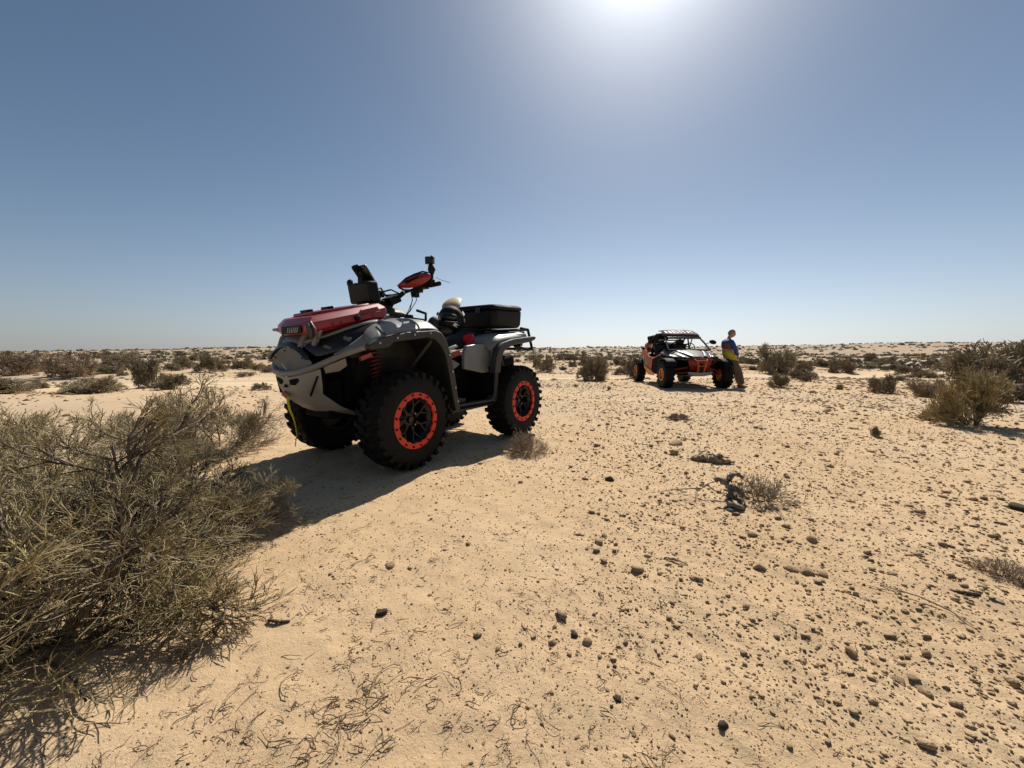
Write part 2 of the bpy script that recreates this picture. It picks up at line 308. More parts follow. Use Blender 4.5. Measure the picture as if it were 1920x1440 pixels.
def wheel_parts(prefix_parent, pos, R, W, ringR, ringr, rimmat, ringmat, lug_n, side, steer=0, spokes=7, lugh=.017):
    """one wheel with its axle along Y; outer face towards +Y*side; returns the rim part (parent of tyre, ring, hub)"""
    rc = R - lugh; h = W / 2; ringd = 0
    rm = MB()                                                          # rim barrel and spokes
    rm.lathe([(ringr * 1.12, -h * .8), (ringr * .98, -h * .75), (ringr * .92, -.02), (ringr * .95, h * .45), (ringr * 1.15, h * .75), (ringr * 1.15, h * .55), (ringr, h * .2), (ringr * 1.0, -h * .7)], 40, closed=True)
    rm.lathe([(.001, h * .30), (.05, h * .30), (.06, h * .22), (ringr * .98, h * .02), (ringr * .98, -.02), (.001, -.02)], 32)
    for k in range(spokes):
        a = 2 * math.pi * k / spokes
        for s in (-1, 1):
            p0 = (.055 * math.cos(a + s * .12), h * .36, .055 * math.sin(a + s * .12)); p1 = (ringr * .62 * math.cos(a), h * .40, ringr * .62 * math.sin(a)); p2 = (ringr * .99 * math.cos(a + s * .24), h * .52, ringr * .99 * math.sin(a + s * .24))
            rm.tube([p0, p1, p2], [.013, .010, .011], 6)
    rim = (rm if side > 0 else rm.mirror()).build('rim', rimmat, prefix_parent); rim.location = pos; rim.rotation_euler = (0, 0, rad(steer))
    rim.name = 'wheel'
    t = MB()
    prof = [(ringr * 1.08, h * .72), (ringr * 1.3, h * .93), (rc * .80, h * .99), (rc * .93, h * .86), (rc * .985, h * .66), (rc, h * .3), (rc, -h * .3), (rc * .985, -h * .66), (rc * .93, -h * .86), (rc * .8, -h * .99), (ringr * 1.3, -h * .93), (ringr * 1.08, -h * .72)]
    t.lathe(prof, 72, closed=True)
    for k in range(lug_n):                                             # tread bars and shoulder blocks
        for s in (-1, 1):
            a = 2 * math.pi * (k + (.5 if s > 0 else 0)) / lug_n; da = 2 * math.pi / lug_n
            def P(ang, y, r): return (r * math.cos(ang), y * s, r * math.sin(ang))
            wd = da * .24
            for (y0, y1, sk0, sk1, r0, r1) in ((.04 * h, .62 * h, -.25, .05, rc - .006, R), (.62 * h, .90 * h, .05, .12, rc * .95, R * .985)):
                q = [P(a + sk0 * da - wd, y0, r0), P(a + sk0 * da + wd, y0, r0), P(a + sk1 * da + wd, y1, r0), P(a + sk1 * da - wd, y1, r0)]
                rt = R * .972 if y1 > .7 * h else R
                q += [P(a + sk0 * da - wd * .75, y0, r1), P(a + sk0 * da + wd * .75, y0, r1), P(a + sk1 * da + wd * .75, y1 - .01 * h, rt), P(a + sk1 * da - wd * .75, y1 - .01 * h, rt)]
                t.add(q, [(3, 2, 1, 0), (4, 5, 6, 7), (0, 1, 5, 4), (1, 2, 6, 5), (2, 3, 7, 6), (3, 0, 4, 7)])
            # side biter running down the sidewall on every other bar
            y0 = h * .88
            q = [P(a + .12 * da - wd, y0, R * .96), P(a + .12 * da + wd, y0, R * .96), P(a + .12 * da + wd * .7, h * .985, R * (.84 if k % 2 else .88)), P(a + .12 * da - wd * .7, h * .985, R * (.84 if k % 2 else .88)),
                 P(a + .12 * da - wd, y0 + .035 * h + .008, R * .96), P(a + .12 * da + wd, y0 + .035 * h + .008, R * .96), P(a + .12 * da + wd * .7, h * 1.03, R * (.84 if k % 2 else .88)), P(a + .12 * da - wd * .7, h * 1.03, R * (.84 if k % 2 else .88))]
            t.add(q, [(3, 2, 1, 0), (4, 5, 6, 7), (0, 1, 5, 4), (1, 2, 6, 5), (2, 3, 7, 6), (3, 0, 4, 7)])
    (t if side > 0 else t.mirror()).build('tyre', M['rubber'], rim, ang=28)
    g = MB(); n = 64; v = []; y0 = h * .80; y1 = h * .93               # scalloped beadlock ring
    for y in (y0, y1):
        for k in range(n):
            a = 2 * math.pi * k / n; ri = ringr + (.008 if math.cos(a * 16) < 0 else 0) * ringR / .22
            v.append((ri * math.cos(a), y, ri * math.sin(a)))
        for k in range(n):
            a = 2 * math.pi * k / n; v.append((ringR * math.cos(a), y - (.004 if y == y1 else 0), ringR * math.sin(a)))
    f = []
    for k in range(n):
        j = (k + 1) % n; f += [(2 * n + k, 2 * n + j, 3 * n + j, 3 * n + k), (k, n + k, n + j, j), (k, j, 2 * n + j, 2 * n + k), (n + k, 3 * n + k, 3 * n + j, n + j)]
    g.add(v, f); (g if side > 0 else g.mirror()).build('beadlock_ring', ringmat, rim, ang=30)
    b = MB(); nb = 16
    for k in range(nb):
        a = 2 * math.pi * (k + .5) / nb; r = (ringR + ringr) / 2 + .006
        c = Vector((r * math.cos(a), 0, r * math.sin(a))); b.tube([c + Vector((0, y1 - .002, 0)), c + Vector((0, y1 + .006, 0))], .0085 * ringR / .22, 6)
    (b if side > 0 else b.mirror()).build('bolt_circle', M['black'], rim)['kind'] = 'stuff'
    hb = MB(); hb.lathe([(.001, h * .44), (.022, h * .44), (.026, h * .40), (.028, h * .30)], 20)
    (hb if side > 0 else hb.mirror()).build('hub_cap', M['gloss'], rim)
    nu = MB()
    for k in range(4):
        a = 2 * math.pi * (k + .5) / 4; c = Vector((.062 * math.cos(a), h * .28, .062 * math.sin(a))); nu.tube([c, c + Vector((0, .022, 0))], [.010, .006], 6)
    (nu if side > 0 else nu.mirror()).build('lug_nuts', M['steel'], rim)['kind'] = 'stuff'
    return rim
for x, s in ((.75, 1), (.75, -1), (-.75, 1), (-.75, -1)):
    wheel_parts(quad, (x, s * .525, .38), .385, .27, .219, .171, M['rim'], M['ring'], 27, s, steer=(2 if x > 0 else 0))

def both(fn, name, m, sides=(1, -1), **k):
    r = None
    for s in sides:
        b = fn() if s > 0 else fn().mirror()
        for q in (b.islands() if 'arm' in name else [b]): o = q.build(name, m, quad, **k); r = r or o
    return r

# --- underbody, engine, frame
u = MB(); u.box((0, 0, .47), (1.5, .40, .26)); u.box((.0, 0, .66), (1.9, .34, .28)); u.box((.62, 0, .70), (.9, .5, .36)); u.box((-.75, 0, .72), (.7, .56, .3)); u.box((0, 0, .335), (1.7, .3, .05)); u.box((.9, 0, .55), (.55, .36, .3))
u.build('frame', M['under'], quad, bevel=.02)
e = MB(); e.tube([(.12, -.26, .55), (.12, .26, .55)], .16, 20); e.box((-.1, 0, .62), (.5, .5, .28)); e.tube([(-.2, .2, .7), (-.7, .25, .78), (-1.05, .22, .82)], [.03, .045, .08], 12)
e.build('engine', M['under'], quad, bevel=.01)
def arms():
    a = MB()
    for z0, z1 in ((.50, .38), (.36, .30)):
        a.tube([(.95, .18, z0), (.78, .44, z1)], .018, 8); a.tube([(.55, .18, z0), (.72, .44, z1)], .018, 8)
    return a.tube([(.75, .15, .42), (.75, .5, .38)], .022, 8)
both(arms, 'front_suspension_arm', M['black'])
def rarms():
    a = MB()
    for z0, z1 in ((.50, .42), (.36, .32)):
        a.tube([(-.55, .18, z0), (-.72, .44, z1)], .02, 8); a.tube([(-.95, .18, z0), (-.78, .44, z1)], .02, 8)
    return a.tube([(-.75, .15, .42), (-.75, .5, .38)], .022, 8)
both(rarms, 'rear_suspension_arm', M['black'])
def shock(x0, x1, y0, y1, z0, z1, parent, R=.038, turns=13, w=.0085):
    for s in (1, -1):
        a = Vector((x0, y0 * s, z0)); b = Vector((x1, y1 * s, z1)); body = MB().tube([a, b], .022, 12).tube([a, a.lerp(b, .25)], .033, 12).build('shock_absorber', M['black'], parent)
        d = (b - a); t = d.normalized(); n1 = t.orthogonal().normalized(); n2 = t.cross(n1); pts = []
        for i in range(turns * 10 + 1):
            q = i / (turns * 10); p = a.lerp(b, .14 + .74 * q); an = 2 * math.pi * turns * q; pts.append(p + (n1 * math.cos(an) + n2 * math.sin(an)) * R)
        MB().tube(pts, w, 6).build('coil_spring', M['redsp'], body)
shock(.90, .88, .30, .42, 1.0, .50, quad, R=.042)
shock(-.80, -.78, .24, .40, .92, .45, quad)

# --- front fenders, flares, liners
def fender_front():
    st = [(1.105, [(.50, 1.000), (.53, .995), (.56, .98), (.590, .955)]),
          (1.04, [(.46, 1.075), (.50, 1.07), (.54, 1.05), (.602, .995)]),
          (.90, [(.40, 1.128), (.45, 1.120), (.53, 1.095), (.604, 1.035)]),
          (.72, [(.24, 1.175), (.38, 1.165), (.52, 1.13), (.604, 1.065)]),
          (.56, [(.24, 1.19), (.38, 1.185), (.52, 1.155), (.604, 1.085)]),
          (.47, [(.26, 1.185), (.38, 1.18), (.52, 1.15), (.602, 1.08)]),
          (.42, [(.28, 1.15), (.38, 1.14), (.52, 1.11), (.598, 1.05)]),
          (.365, [(.33, 1.04), (.42, 1.03), (.53, 1.0), (.594, .95)]),
          (.32, [(.40, .92), (.46, .91), (.54, .90), (.59, .86)])]
    return MB().rows([[(x, y, z) for y, z in r] for x, r in st])
both(fender_front, 'front_fender', M['grey'], solid=.012, sub=1, bevel=0)
def fender_seam(): return MB().box((.63, .43, 1.181), (.006, .30, .012), rot=(-8, 0, 14))
both(fender_seam, 'fender_seam', M['seam'])
FO = [(1.125, .950), (1.07, .988), (.80, 1.052), (.52, 1.078), (.45, 1.062), (.395, .99), (.352, .90), (.305, .72), (.262, .50), (.235, .40)]
FI = [(1.120, .915), (.97, .935), (.92, .975), (.60, 1.018), (.52, 1.000), (.455, .95), (.408, .88), (.365, .71), (.318, .50), (.290, .40)]
def flare_front(): return MB().band(FO, FI, .565, .632)
both(flare_front, 'fender_flare', M['dgrey'], bevel=.008)
for s_ in (1, -1):
    for x, z in ((1.05, .965), (.90, 1.005), (.74, 1.035), (.58, 1.052), (.37, .88), (.335, .74), (.30, .60), (.275, .48)):
        MB().tube([(x, s_ * .630, z), (x, s_ * .638, z)], .008, 8).build('flare_screw', M['steel'], quad)
def panel_gap(): return MB().plate([(.985, .50, 1.088), (.985, .607, 1.022), (.978, .607, 1.022), (.978, .50, 1.088)], (0, .004, .006))
both(panel_gap, 'panel_gap', M['seam'])
def liner_front():
    o = [(1.05, .955), (.93, .985), (.60, 1.03), (.50, 1.005), (.435, .94), (.40, .88), (.355, .71), (.31, .50), (.28, .36)]
    i = [(x - .012 if z < .9 else x, z - .012) for x, z in o]
    b = MB().band(o, i, .24, .575)
    return b.prism([(1.05, .95), (.93, .98), (.6, 1.02), (.5, 1.0), (.42, .93), (.33, .66), (.28, .40), (.45, .40), (.62, .62), (1.0, .66)], .235, .25)
both(liner_front, 'wheel_arch_liner', M['dgrey'])
def inner_brace(): return MB().tube([(.50, .56, 1.00), (.58, .42, .80), (.66, .30, .62)], .016, 8)
both(inner_brace, 'arch_rib', M['dgrey'])

# --- foot well
def well():
    b = MB().box((-.02, .38, .405), (.62, .40, .03)); b.box((-.02, .20, .62), (.66, .03, .46)); b.box((-.33, .38, .58), (.03, .38, .36)); b.box((.30, .38, .60), (.03, .36, .40), rot=(0, -9, 0))
    for k in range(6): b.box((-.22 + k * .08, .38, .428), (.018, .32, .016))
    return b
both(well, 'footwell', M['under'], bevel=.006)
def sill():
    b = MB().band([(.31, .40), (.262, .365), (-.33, .385), (-.375, .44), (-.395, .70)], [(.27, .47), (.235, .435), (-.27, .440), (-.315, .47), (-.335, .70)], .50, .575)
    return b
both(sill, 'footwell_frame', M['dgrey'], bevel=.008)
def peg(): return MB().prism([(.20, .44), (.05, .455), (.04, .475), (.18, .49)], .40, .52).box((.12, .50, .452), (.12, .05, .02))
both(peg, 'foot_peg', M['dgrey'], bevel=.004)

# --- seat side and rear bodywork
def sidep():
    return MB().plate([(.005, .425, .745), (.0, .425, .90), (-.03, .425, .965), (-.18, .425, .985), (-.30, .425, .985), (-.345, .455, .93), (-.375, .47, .71), (-.235, .455, .70)], (0, .045, 0))
both(sidep, 'side_panel', M['grey'], bevel=.012, seg=3)
def rfender():
    st = [(-.285, [(.22, .99), (.40, .985), (.50, .96), (.545, .90)]),
          (-.33, [(.22, 1.03), (.40, 1.04), (.51, 1.02), (.565, .95)]),
          (-.40, [(.22, 1.07), (.40, 1.085), (.52, 1.07), (.58, 1.01)]),
          (-.52, [(.22, 1.09), (.40, 1.105), (.52, 1.09), (.585, 1.035)]),
          (-.75, [(.22, 1.11), (.40, 1.12), (.52, 1.11), (.575, 1.06)]),
          (-.95, [(.20, 1.13), (.38, 1.14), (.48, 1.13), (.54, 1.085)]),
          (-1.04, [(.18, 1.13), (.34, 1.14), (.44, 1.13), (.48, 1.09)])]
    return MB().rows([[(x, y, z) for y, z in r] for x, r in st])
both(rfender, 'rear_fender', M['grey'], solid=.014, sub=1)
def rfside(): return MB().plate([(-.36, .50, .985), (-.335, .50, .93), (-.345, .50, .72), (-.395, .50, .70), (-.42, .50, .88), (-.46, .50, .95), (-.60, .50, 1.02), (-1.0, .49, 1.07), (-.95, .49, 1.12), (-.5, .50, 1.08)], (0, .045, 0))
both(rfside, 'rear_fender_side', M['grey'], bevel=.01)
RO = [(-.275, .70), (-.300, .86), (-.345, .955), (-.42, 1.005), (-.60, 1.045), (-.99, 1.085), (-1.04, 1.08)]
RI = [(-.365, .70), (-.385, .84), (-.42, .905), (-.48, .945), (-.62, .985), (-.92, 1.02), (-1.02, 1.05)]
def rflare(): return MB().band(RO, RI, .545, .62)
both(rflare, 'rear_fender_flare', M['dgrey'], bevel=.008)
def rliner(): return MB().band([(-.36, .50), (-.37, .84), (-.42, .92), (-.6, .99), (-1.0, 1.04)], [(-.375, .50), (-.385, .83), (-.43, .905), (-.6, .975), (-1.0, 1.025)], .22, .55)
both(rliner, 'rear_arch_liner', M['under'])
def rlower(): return MB().plate([(-.34, .40, .70), (-.34, .40, .44), (-.42, .42, .46), (-.42, .42, .88)], (0, .10, 0))
both(rlower, 'rear_guard', M['dgrey'], bevel=.006)
def tail(): return MB().rows([[(-.98, .46, 1.06), (-.98, .30, 1.07), (-.98, .28, .98), (-.98, .44, .97)], [(-1.06, .44, 1.05), (-1.06, .30, 1.06), (-1.06, .29, .99), (-1.06, .42, .98)]], closed=True)
both(tail, 'tail_lamp', M['gloss'], bevel=.006)
def marker(): return MB().box((-.19, .472, .865), (.035, .008, .05), rot=(0, 20, 0))
both(marker, 'side_marker', mat('amber_marker', (.30, .13, .02), .4), bevel=.003)
def tri(): return MB().plate([(.15, .37, .865), (.01, .40, .79), (.08, .39, .745), (.11, .385, .77)], (0, .02, 0))
both(tri, 'lower_side_panel', M['grey'], bevel=.004)
def redst(): return MB().plate([(.17, .365, .875), (.02, .405, .93), (.0, .405, .88), (.10, .385, .845)], (0, .02, 0))
both(redst, 'red_accent_panel', M['red'], bevel=.004)
def gtrim(): return MB().plate([(.19, .33, .92), (.02, .36, .975), (.01, .38, .955), (.16, .36, .90)], (0, .02, 0))
both(gtrim, 'upper_accent_panel', M['grey'], bevel=.004)
# --- seat
def srow(x, w, zt, zb, wb): return [(x, -wb, zb), (x, -w - .02, zt - .07), (x, -w, zt - .02), (x, -w * .5, zt), (x, 0, zt), (x, w * .5, zt), (x, w, zt - .02), (x, w + .02, zt - .07), (x, wb, zb)]
MB().rows([srow(.10, .08, 1.13, .95, .16), srow(.05, .12, 1.09, .93, .22), srow(-.03, .15, 1.035, .92, .27), srow(-.2, .18, 1.03, .92, .30), srow(-.38, .18, 1.07, .94, .30), srow(-.5, .18, 1.15, .95, .30), srow(-.60, .17, 1.22, .96, .28), srow(-.70, .16, 1.24, .96, .26)], closed=True).build('seat', M['seat'], quad, sub=2)
# --- console / tank cover
def crow(x, w, zt, zb): return [(x, -w - .04, zb), (x, -w, zt - .05), (x, -w * .6, zt), (x, w * .6, zt), (x, w, zt - .05), (x, w + .04, zb)]
MB().rows([crow(.72, .16, 1.20, 1.08), crow(.62, .17, 1.235, 1.08), crow(.50, .17, 1.26, 1.08), crow(.38, .16, 1.265, 1.05), crow(.26, .14, 1.24, 1.0), crow(.17, .11, 1.18, .96), crow(.08, .09, 1.10, .92)], closed=True).build('console', M['grey'], quad, sub=1, bevel=0)
MB().rows([crow(.64, .13, 1.285, 1.2), crow(.52, .14, 1.31, 1.21), crow(.40, .13, 1.30, 1.21), crow(.28, .11, 1.262, 1.18), crow(.22, .09, 1.22, 1.16)], closed=True).build('console_cover', M['dgrey'], quad, sub=1)
MB().lathe([(.001, .02), (.03, .02), (.034, .0)], 16, c=(.55, .185, 1.185)).build('tank_vent', M['black'], quad)
MB().box((.47, .195, 1.175), (.085, .02, .05), rot=(0, 8, 0)).build('console_switch', M['black'], quad, bevel=.008)
MB().tube([(.53, .33, 1.175), (.53, .33, 1.215)], [.036, .03], 20).build('fuel_cap', M['black'], quad, bevel=.003)
MB().tube([(.30, .20, 1.14), (.25, .22, 1.20), (.22, .19, 1.26), (.27, .12, 1.29)], .013, 10).build('gear_lever', M['black'], quad)
MB().tube([(.60, 0, 1.15), (.50, 0, 1.30), (.44, 0, 1.40)], [.05, .04, .035], 12).build('steering_column', M['black'], quad)
# --- handlebar
MB().tube([(.37, .52, 1.478), (.35, .38, 1.474), (.38, .24, 1.462), (.43, .10, 1.42), (.44, 0, 1.415), (.43, -.10, 1.42), (.38, -.24, 1.462), (.35, -.38, 1.474), (.37, -.52, 1.478)], .0125, 10).build('handlebar', M['black'], quad)
for s, x in ((1, .36), (-1, .36)):
    MB().tube([(x + .01, s * .53, 1.479), (x - .003, s * .40, 1.476)], .019, 12).build('grip', M['rubber'], quad, bevel=.003)
    c = MB(); c.box((x + .035, s * .35, 1.475), (.07, .08, .055)); c.box((x + .02, s * .27, 1.455), (.06, .07, .06)); c.tube([(x + .06, s * .36, 1.47), (x + .09, s * .44, 1.475), (x + .07, s * .54, 1.475)], .006, 6); c.box((x + .05, s * .27, 1.405), (.05, .05, .05))
    c.build('control_cluster', M['black'], quad, bevel=.006)
hg = MB().rows([[(.60, .27, 1.440), (.605, .27, 1.448), (.60, .27, 1.456)],
                [(.575, .34, 1.425), (.598, .345, 1.470), (.572, .345, 1.505)],
                [(.545, .40, 1.428), (.572, .41, 1.485), (.540, .41, 1.535)],
                [(.515, .46, 1.445), (.540, .47, 1.500), (.505, .47, 1.556)],
                [(.485, .505, 1.475), (.500, .51, 1.515), (.480, .51, 1.553)],
                [(.465, .525, 1.505), (.470, .527, 1.52), (.465, .525, 1.535)]])
hgr = MB().tube([(.602, .268, 1.450), (.573, .345, 1.508), (.541, .41, 1.538), (.506, .47, 1.560), (.478, .515, 1.553)], [.004, .008, .008, .007, .004], 6)
hgi = MB().plate([(.606, .355, 1.478), (.580, .41, 1.492), (.545, .475, 1.522), (.560, .46, 1.497), (.590, .40, 1.470), (.600, .385, 1.452), (.604, .37, 1.470)], (.008, .006, .0))
for s in (1, -1):
    h = (hg if s > 0 else hg.mirror()).build('handguard', M['red'], quad, solid=.012, sub=1)
    k = (hgi if s > 0 else hgi.mirror()).build('handguard_emblem', M['black'], h)
    (hgr if s > 0 else hgr.mirror()).build('handguard_rim', M['black'], h)
    MB().tube([(.45, s * .24, 1.44), (.53, s * .26, 1.43), (.59, s * .28, 1.44)], .010, 8).build('handguard_bracket', M['black'], quad)
cable = MB()
for dx, dy in ((0, 0), (.02, .02), (-.02, .03)):
    cable.tube([(.42 + dx, .22 + dy, 1.44), (.40 + dx, .22 + dy, 1.36), (.43, .20 + dy, 1.27), (.47, .19, 1.20)], .0035, 5)
cable.tube([(.44, .1, 1.42), (.55, .12, 1.44), (.66, .08, 1.40), (.72, .05, 1.32)], .007, 6).tube([(.44, -.1, 1.42), (.58, .02, 1.46), (.70, .10, 1.42), (.68, .14, 1.30), (.60, .14, 1.22)], .008, 6)
cable.tube([(.39, .50, 1.53), (.36, .53, 1.51), (.30, .58, 1.49)], .002, 4)
cable.build('cable_bundle', M['black'], quad)['kind'] = 'stuff'
MB().box((.50, .06, 1.36), (.12, .12, .07), rot=(0, 25, 0)).box((.56, 0, 1.30), (.10, .14, .10)).tube([(.44, .16, 1.43), (.47, .10, 1.38), (.54, .08, 1.34)], .022, 8).build('handlebar_mount', M['black'], quad, bevel=.02)
# --- action camera on its mount
MB().tube([(.39, .45, 1.47), (.40, .45, 1.53), (.395, .455, 1.56)], [.022, .026, .020], 10).tube([(.395, .455, 1.56), (.385, .45, 1.60), (.40, .45, 1.64)], [.020, .034, .018], 10).box((.40, .45, 1.50), (.05, .06, .03)).build('camera_mount', M['black'], quad, bevel=.004)
MB().box((.405, .45, 1.672), (.035, .075, .062), rot=(0, 0, 20)).box((.42, .45, 1.672), (.03, .05, .044), rot=(0, 0, 20)).tube([(.395, .46, 1.70), (.395, .46, 1.712)], .012, 8).build('action_camera', M['gloss'], quad, bevel=.006)
# --- instrument pod and tilted display
MB().box((.735, 0, 1.40), (.10, .30, .17), rot=(0, 10, 0)).box((.77, -.14, 1.49), (.04, .06, .06), rot=(10, 0, 0)).box((.69, .0, 1.32), (.10, .22, .08)).build('instrument_pod', M['black'], quad, bevel=.022, seg=3)
MB().box((.705, .0, 1.545), (.026, .135, .19), rot=(0, 36, 0)).build('display', M['gloss'], quad, bevel=.012)
MB().tube([(.775, -.035, 1.615), (.80, -.04, 1.60), (.74, -.04, 1.53), (.70, -.03, 1.47)], .016, 8).box((.765, -.05, 1.60), (.03, .06, .06), rot=(0, 36, 0)).box((.72, -.03, 1.50), (.06, .06, .07)).build('display_holder', M['black'], quad, bevel=.004)

# --- hood and nose
def hrow(x, z, w, dz): return [(x - .05, -w, z - dz), (x - .01, -w * .7, z - dz * .3), (x, -w * .25, z), (x, w * .25, z), (x - .01, w * .7, z - dz * .3), (x - .05, w, z - dz)]
MB().rows([hrow(1.355, .955, .24, .05), hrow(1.345, 1.00, .25, .05), hrow(1.30, 1.045, .27, .05), hrow(1.20, 1.085, .32, .05), hrow(1.05, 1.12, .36, .05), hrow(.85, 1.155, .34, .04), hrow(.65, 1.19, .30, .04)]).build('hood', M['hoodgrey'], quad, solid=.014, sub=2)
def vent(): return MB().box((1.26, .07, 1.078), (.10, .05, .012), rot=(0, 26, 0))
both(vent, 'hood_vent', M['black'], bevel=.004)
MB().rows([[(1.36, y * 1.0, .975 - 1.3 * y * y - .0), (1.375, y * 1.0, .965 - 1.3 * y * y), (1.385, y * 1.02, .94 - 1.25 * y * y), (1.36, y * 1.02, .935 - 1.25 * y * y)] for y in np.linspace(-.27, .27, 15)], closed=True).build('nose_band', M['gloss'], quad, bevel=0)
pl = [(.0, .935), (.09, .925), (.18, .895), (.245, .855), (.275, .825), (.24, .80), (.14, .765), (.0, .738)]
pl = [(y, z) for y, z in pl] + [(-y, z) for y, z in pl[::-1][1:-1]]
mp = MB().plate([(1.372 - .55 * y * y, y, z) for y, z in pl], (.012, 0, 0)).build('mesh_grille', mat('mesh_grey', (.16, .16, .152), .6, var=.12, bump=.5, bscale=420, dust=.5), quad, bevel=.004)
for y, z in ((0, .91), (.2, .86), (-.2, .86), (0, .76)): MB().tube([(1.383 - .55 * y * y, y, z), (1.392 - .55 * y * y, y, z)], .006, 6).build('grille_screw', M['black'], mp)
MB().plate([(1.389, -.045, .82), (1.389, -.035, .822), (1.389, .03, .775), (1.389, .02, .772)], (.004, 0, 0)).build('grille_scratch', M['stroke'], mp)
MB().tube([(1.06, .575, .955), (1.13, .52, .925), (1.22, .42, .875), (1.33, .30, .80), (1.385, .16, .758), (1.395, .0, .745), (1.385, -.16, .758), (1.33, -.30, .80), (1.24, -.42, .865), (1.17, -.52, .925), (1.12, -.58, .96)], .021, 14).build('bumper_tube', M['tube'], quad)
def upt(): return MB().tube([(1.355, .15, .93), (1.33, .155, 1.0), (1.27, .17, 1.075)], .018, 10)
both(upt, 'rack_strut', M['tube'])
def skin(pts, d=(.012, 0, 0)): return MB().plate(pts, d)
sk = MB()
F1 = [(1.30, -.31, .785), (1.375, -.17, .74), (1.385, 0, .72), (1.375, .17, .74), (1.30, .31, .785)]
F2 = [(1.285, -.30, .68), (1.36, -.15, .645), (1.375, 0, .635), (1.36, .15, .645), (1.285, .30, .68)]
F3 = [(1.25, -.24, .60), (1.325, -.13, .565), (1.345, 0, .55), (1.325, .13, .565), (1.25, .24, .60)]
F4 = [(1.13, -.26, .50), (1.20, -.15, .475), (1.22, 0, .47), (1.20, .15, .475), (1.13, .26, .50)]
F5 = [(.95, -.22, .42), (.98, -.12, .40), (1.0, 0, .395), (.98, .12, .40), (.95, .22, .42)]
sk.rows([F1, F2, F3, F4, F5]); sk.build('skid_plate', M['lgrey'], quad, solid=.012, bevel=.003)
def slot_shade(): return MB().plate([(1.382, .05, .70), (1.380, .105, .712), (1.370, .16, .720), (1.368, .165, .70), (1.374, .11, .668), (1.384, .07, .668)], (.008, 0, 0))  # no real opening: dark plate laid on for the shade inside a cut-out
both(slot_shade, 'plate_slot_shade', M['under'])
def slit_shade(): return MB().plate([(1.318, .205, .60), (1.318, .215, .59), (1.312, .285, .705), (1.308, .30, .735), (1.308, .29, .735)], (.014, 0.008, 0))  # narrow dark plate, the shade of a slit put on as colour
both(slit_shade, 'plate_slit_shade', M['under'])
MB().plate([(1.388, .0, .672), (1.386, .026, .648), (1.386, -.026, .648)], (.008, 0, 0)).build('plate_notch_shade', M['under'], quad)  # dark triangle in place of a shaded hole
MB().tube([(1.355, .0, .60), (1.372, .0, .60)], .012, 8).build('tow_eye', M['steel'], quad)
def cheek(): return MB().plate([(1.29, .33, .79), (1.19, .43, .85), (1.16, .40, .80), (1.19, .36, .765), (1.27, .32, .75)], (0, .012, .012))
both(cheek, 'lower_fascia', M['lgrey'], bevel=.004)
MB().rows([[(1.25, -.26, .62), (1.31, 0, .60), (1.25, .26, .62)], [(1.25, -.26, .78), (1.31, 0, .75), (1.25, .26, .78)], [(1.24, -.22, .88), (1.31, 0, .90), (1.24, .22, .88)], [(1.24, -.2, .94), (1.29, 0, .97), (1.24, .2, .94)]]).build('nose_core', M['under'], quad, solid=.02)
def lampblack(): return MB().rows([[(1.345, .17, .955), (1.345, .20, .92), (1.315, .26, .85)], [(1.275, .26, .985), (1.275, .30, .94), (1.245, .35, .885)], [(1.18, .33, 1.03), (1.19, .37, .985), (1.165, .42, .93)], [(1.08, .37, 1.07), (1.10, .41, 1.03), (1.095, .45, .985)], [(.97, .40, 1.110), (1.0, .44, 1.090), (1.03, .475, 1.065)], [(.84, .40, 1.140), (.86, .42, 1.135), (.88, .44, 1.13)]])
both(lampblack, 'headlight_housing', M['gloss'], solid=.012, sub=2)
for s in (1, -1):
    for c in ((1.255, .325, .935), (1.155, .405, .995)):
        MB().box((c[0] - .006, s * (c[1] - .004), c[2]), (.02, .055, .030), rot=(s * -24, 0, s * 38)).build('headlight_lens', M['lens'], quad, bevel=.006)
def brow(): return MB().rows([[(1.355, .16, .955), (1.345, .17, .975)], [(1.285, .27, .985), (1.275, .265, 1.010)], [(1.185, .345, 1.035), (1.175, .335, 1.060)], [(1.08, .385, 1.078), (1.07, .37, 1.105)], [(.98, .41, 1.112), (.95, .385, 1.14)], [(.86, .42, 1.13), (.83, .36, 1.165)]])
both(brow, 'headlight_brow', M['grey'], solid=.016, sub=1)
def lowbrow(): return MB().rows([[(1.265, .365, .890), (1.240, .415, .850)], [(1.19, .425, .930), (1.155, .505, .885)], [(1.125, .460, .985), (1.10, .580, .935)], [(1.06, .480, 1.045), (1.065, .612, .985)], [(.99, .490, 1.095), (.99, .612, 1.015)]])
both(lowbrow, 'fender_nose', M['grey'], solid=.014, sub=1)
MB().box((1.02, .42, .87), (.10, .03, .035), rot=(0, 20, 0)).build('side_reflector', mat('reflector_red', (.35, .05, .03), .35), quad, bevel=.004)

# --- front rack
fr = MB()
for s in (1, -1): fr.tube([(1.34, s * .20, 1.065), (1.20, s * .30, 1.10), (.90, s * .31, 1.165), (.70, s * .27, 1.20)], .014, 8)
for x, z in ((1.33, 1.07), (1.15, 1.11), (.95, 1.15), (.78, 1.185)): fr.tube([(x, -.28, z), (x, .28, z)], .012, 8)
fr.split('front_rack_bar', M['tube'], quad)
MB().tube([(1.28, .315, 1.10), (1.30, .32, 1.04), (1.32, .27, .95)], .016, 8).build('rack_stay', M['tube'], quad)
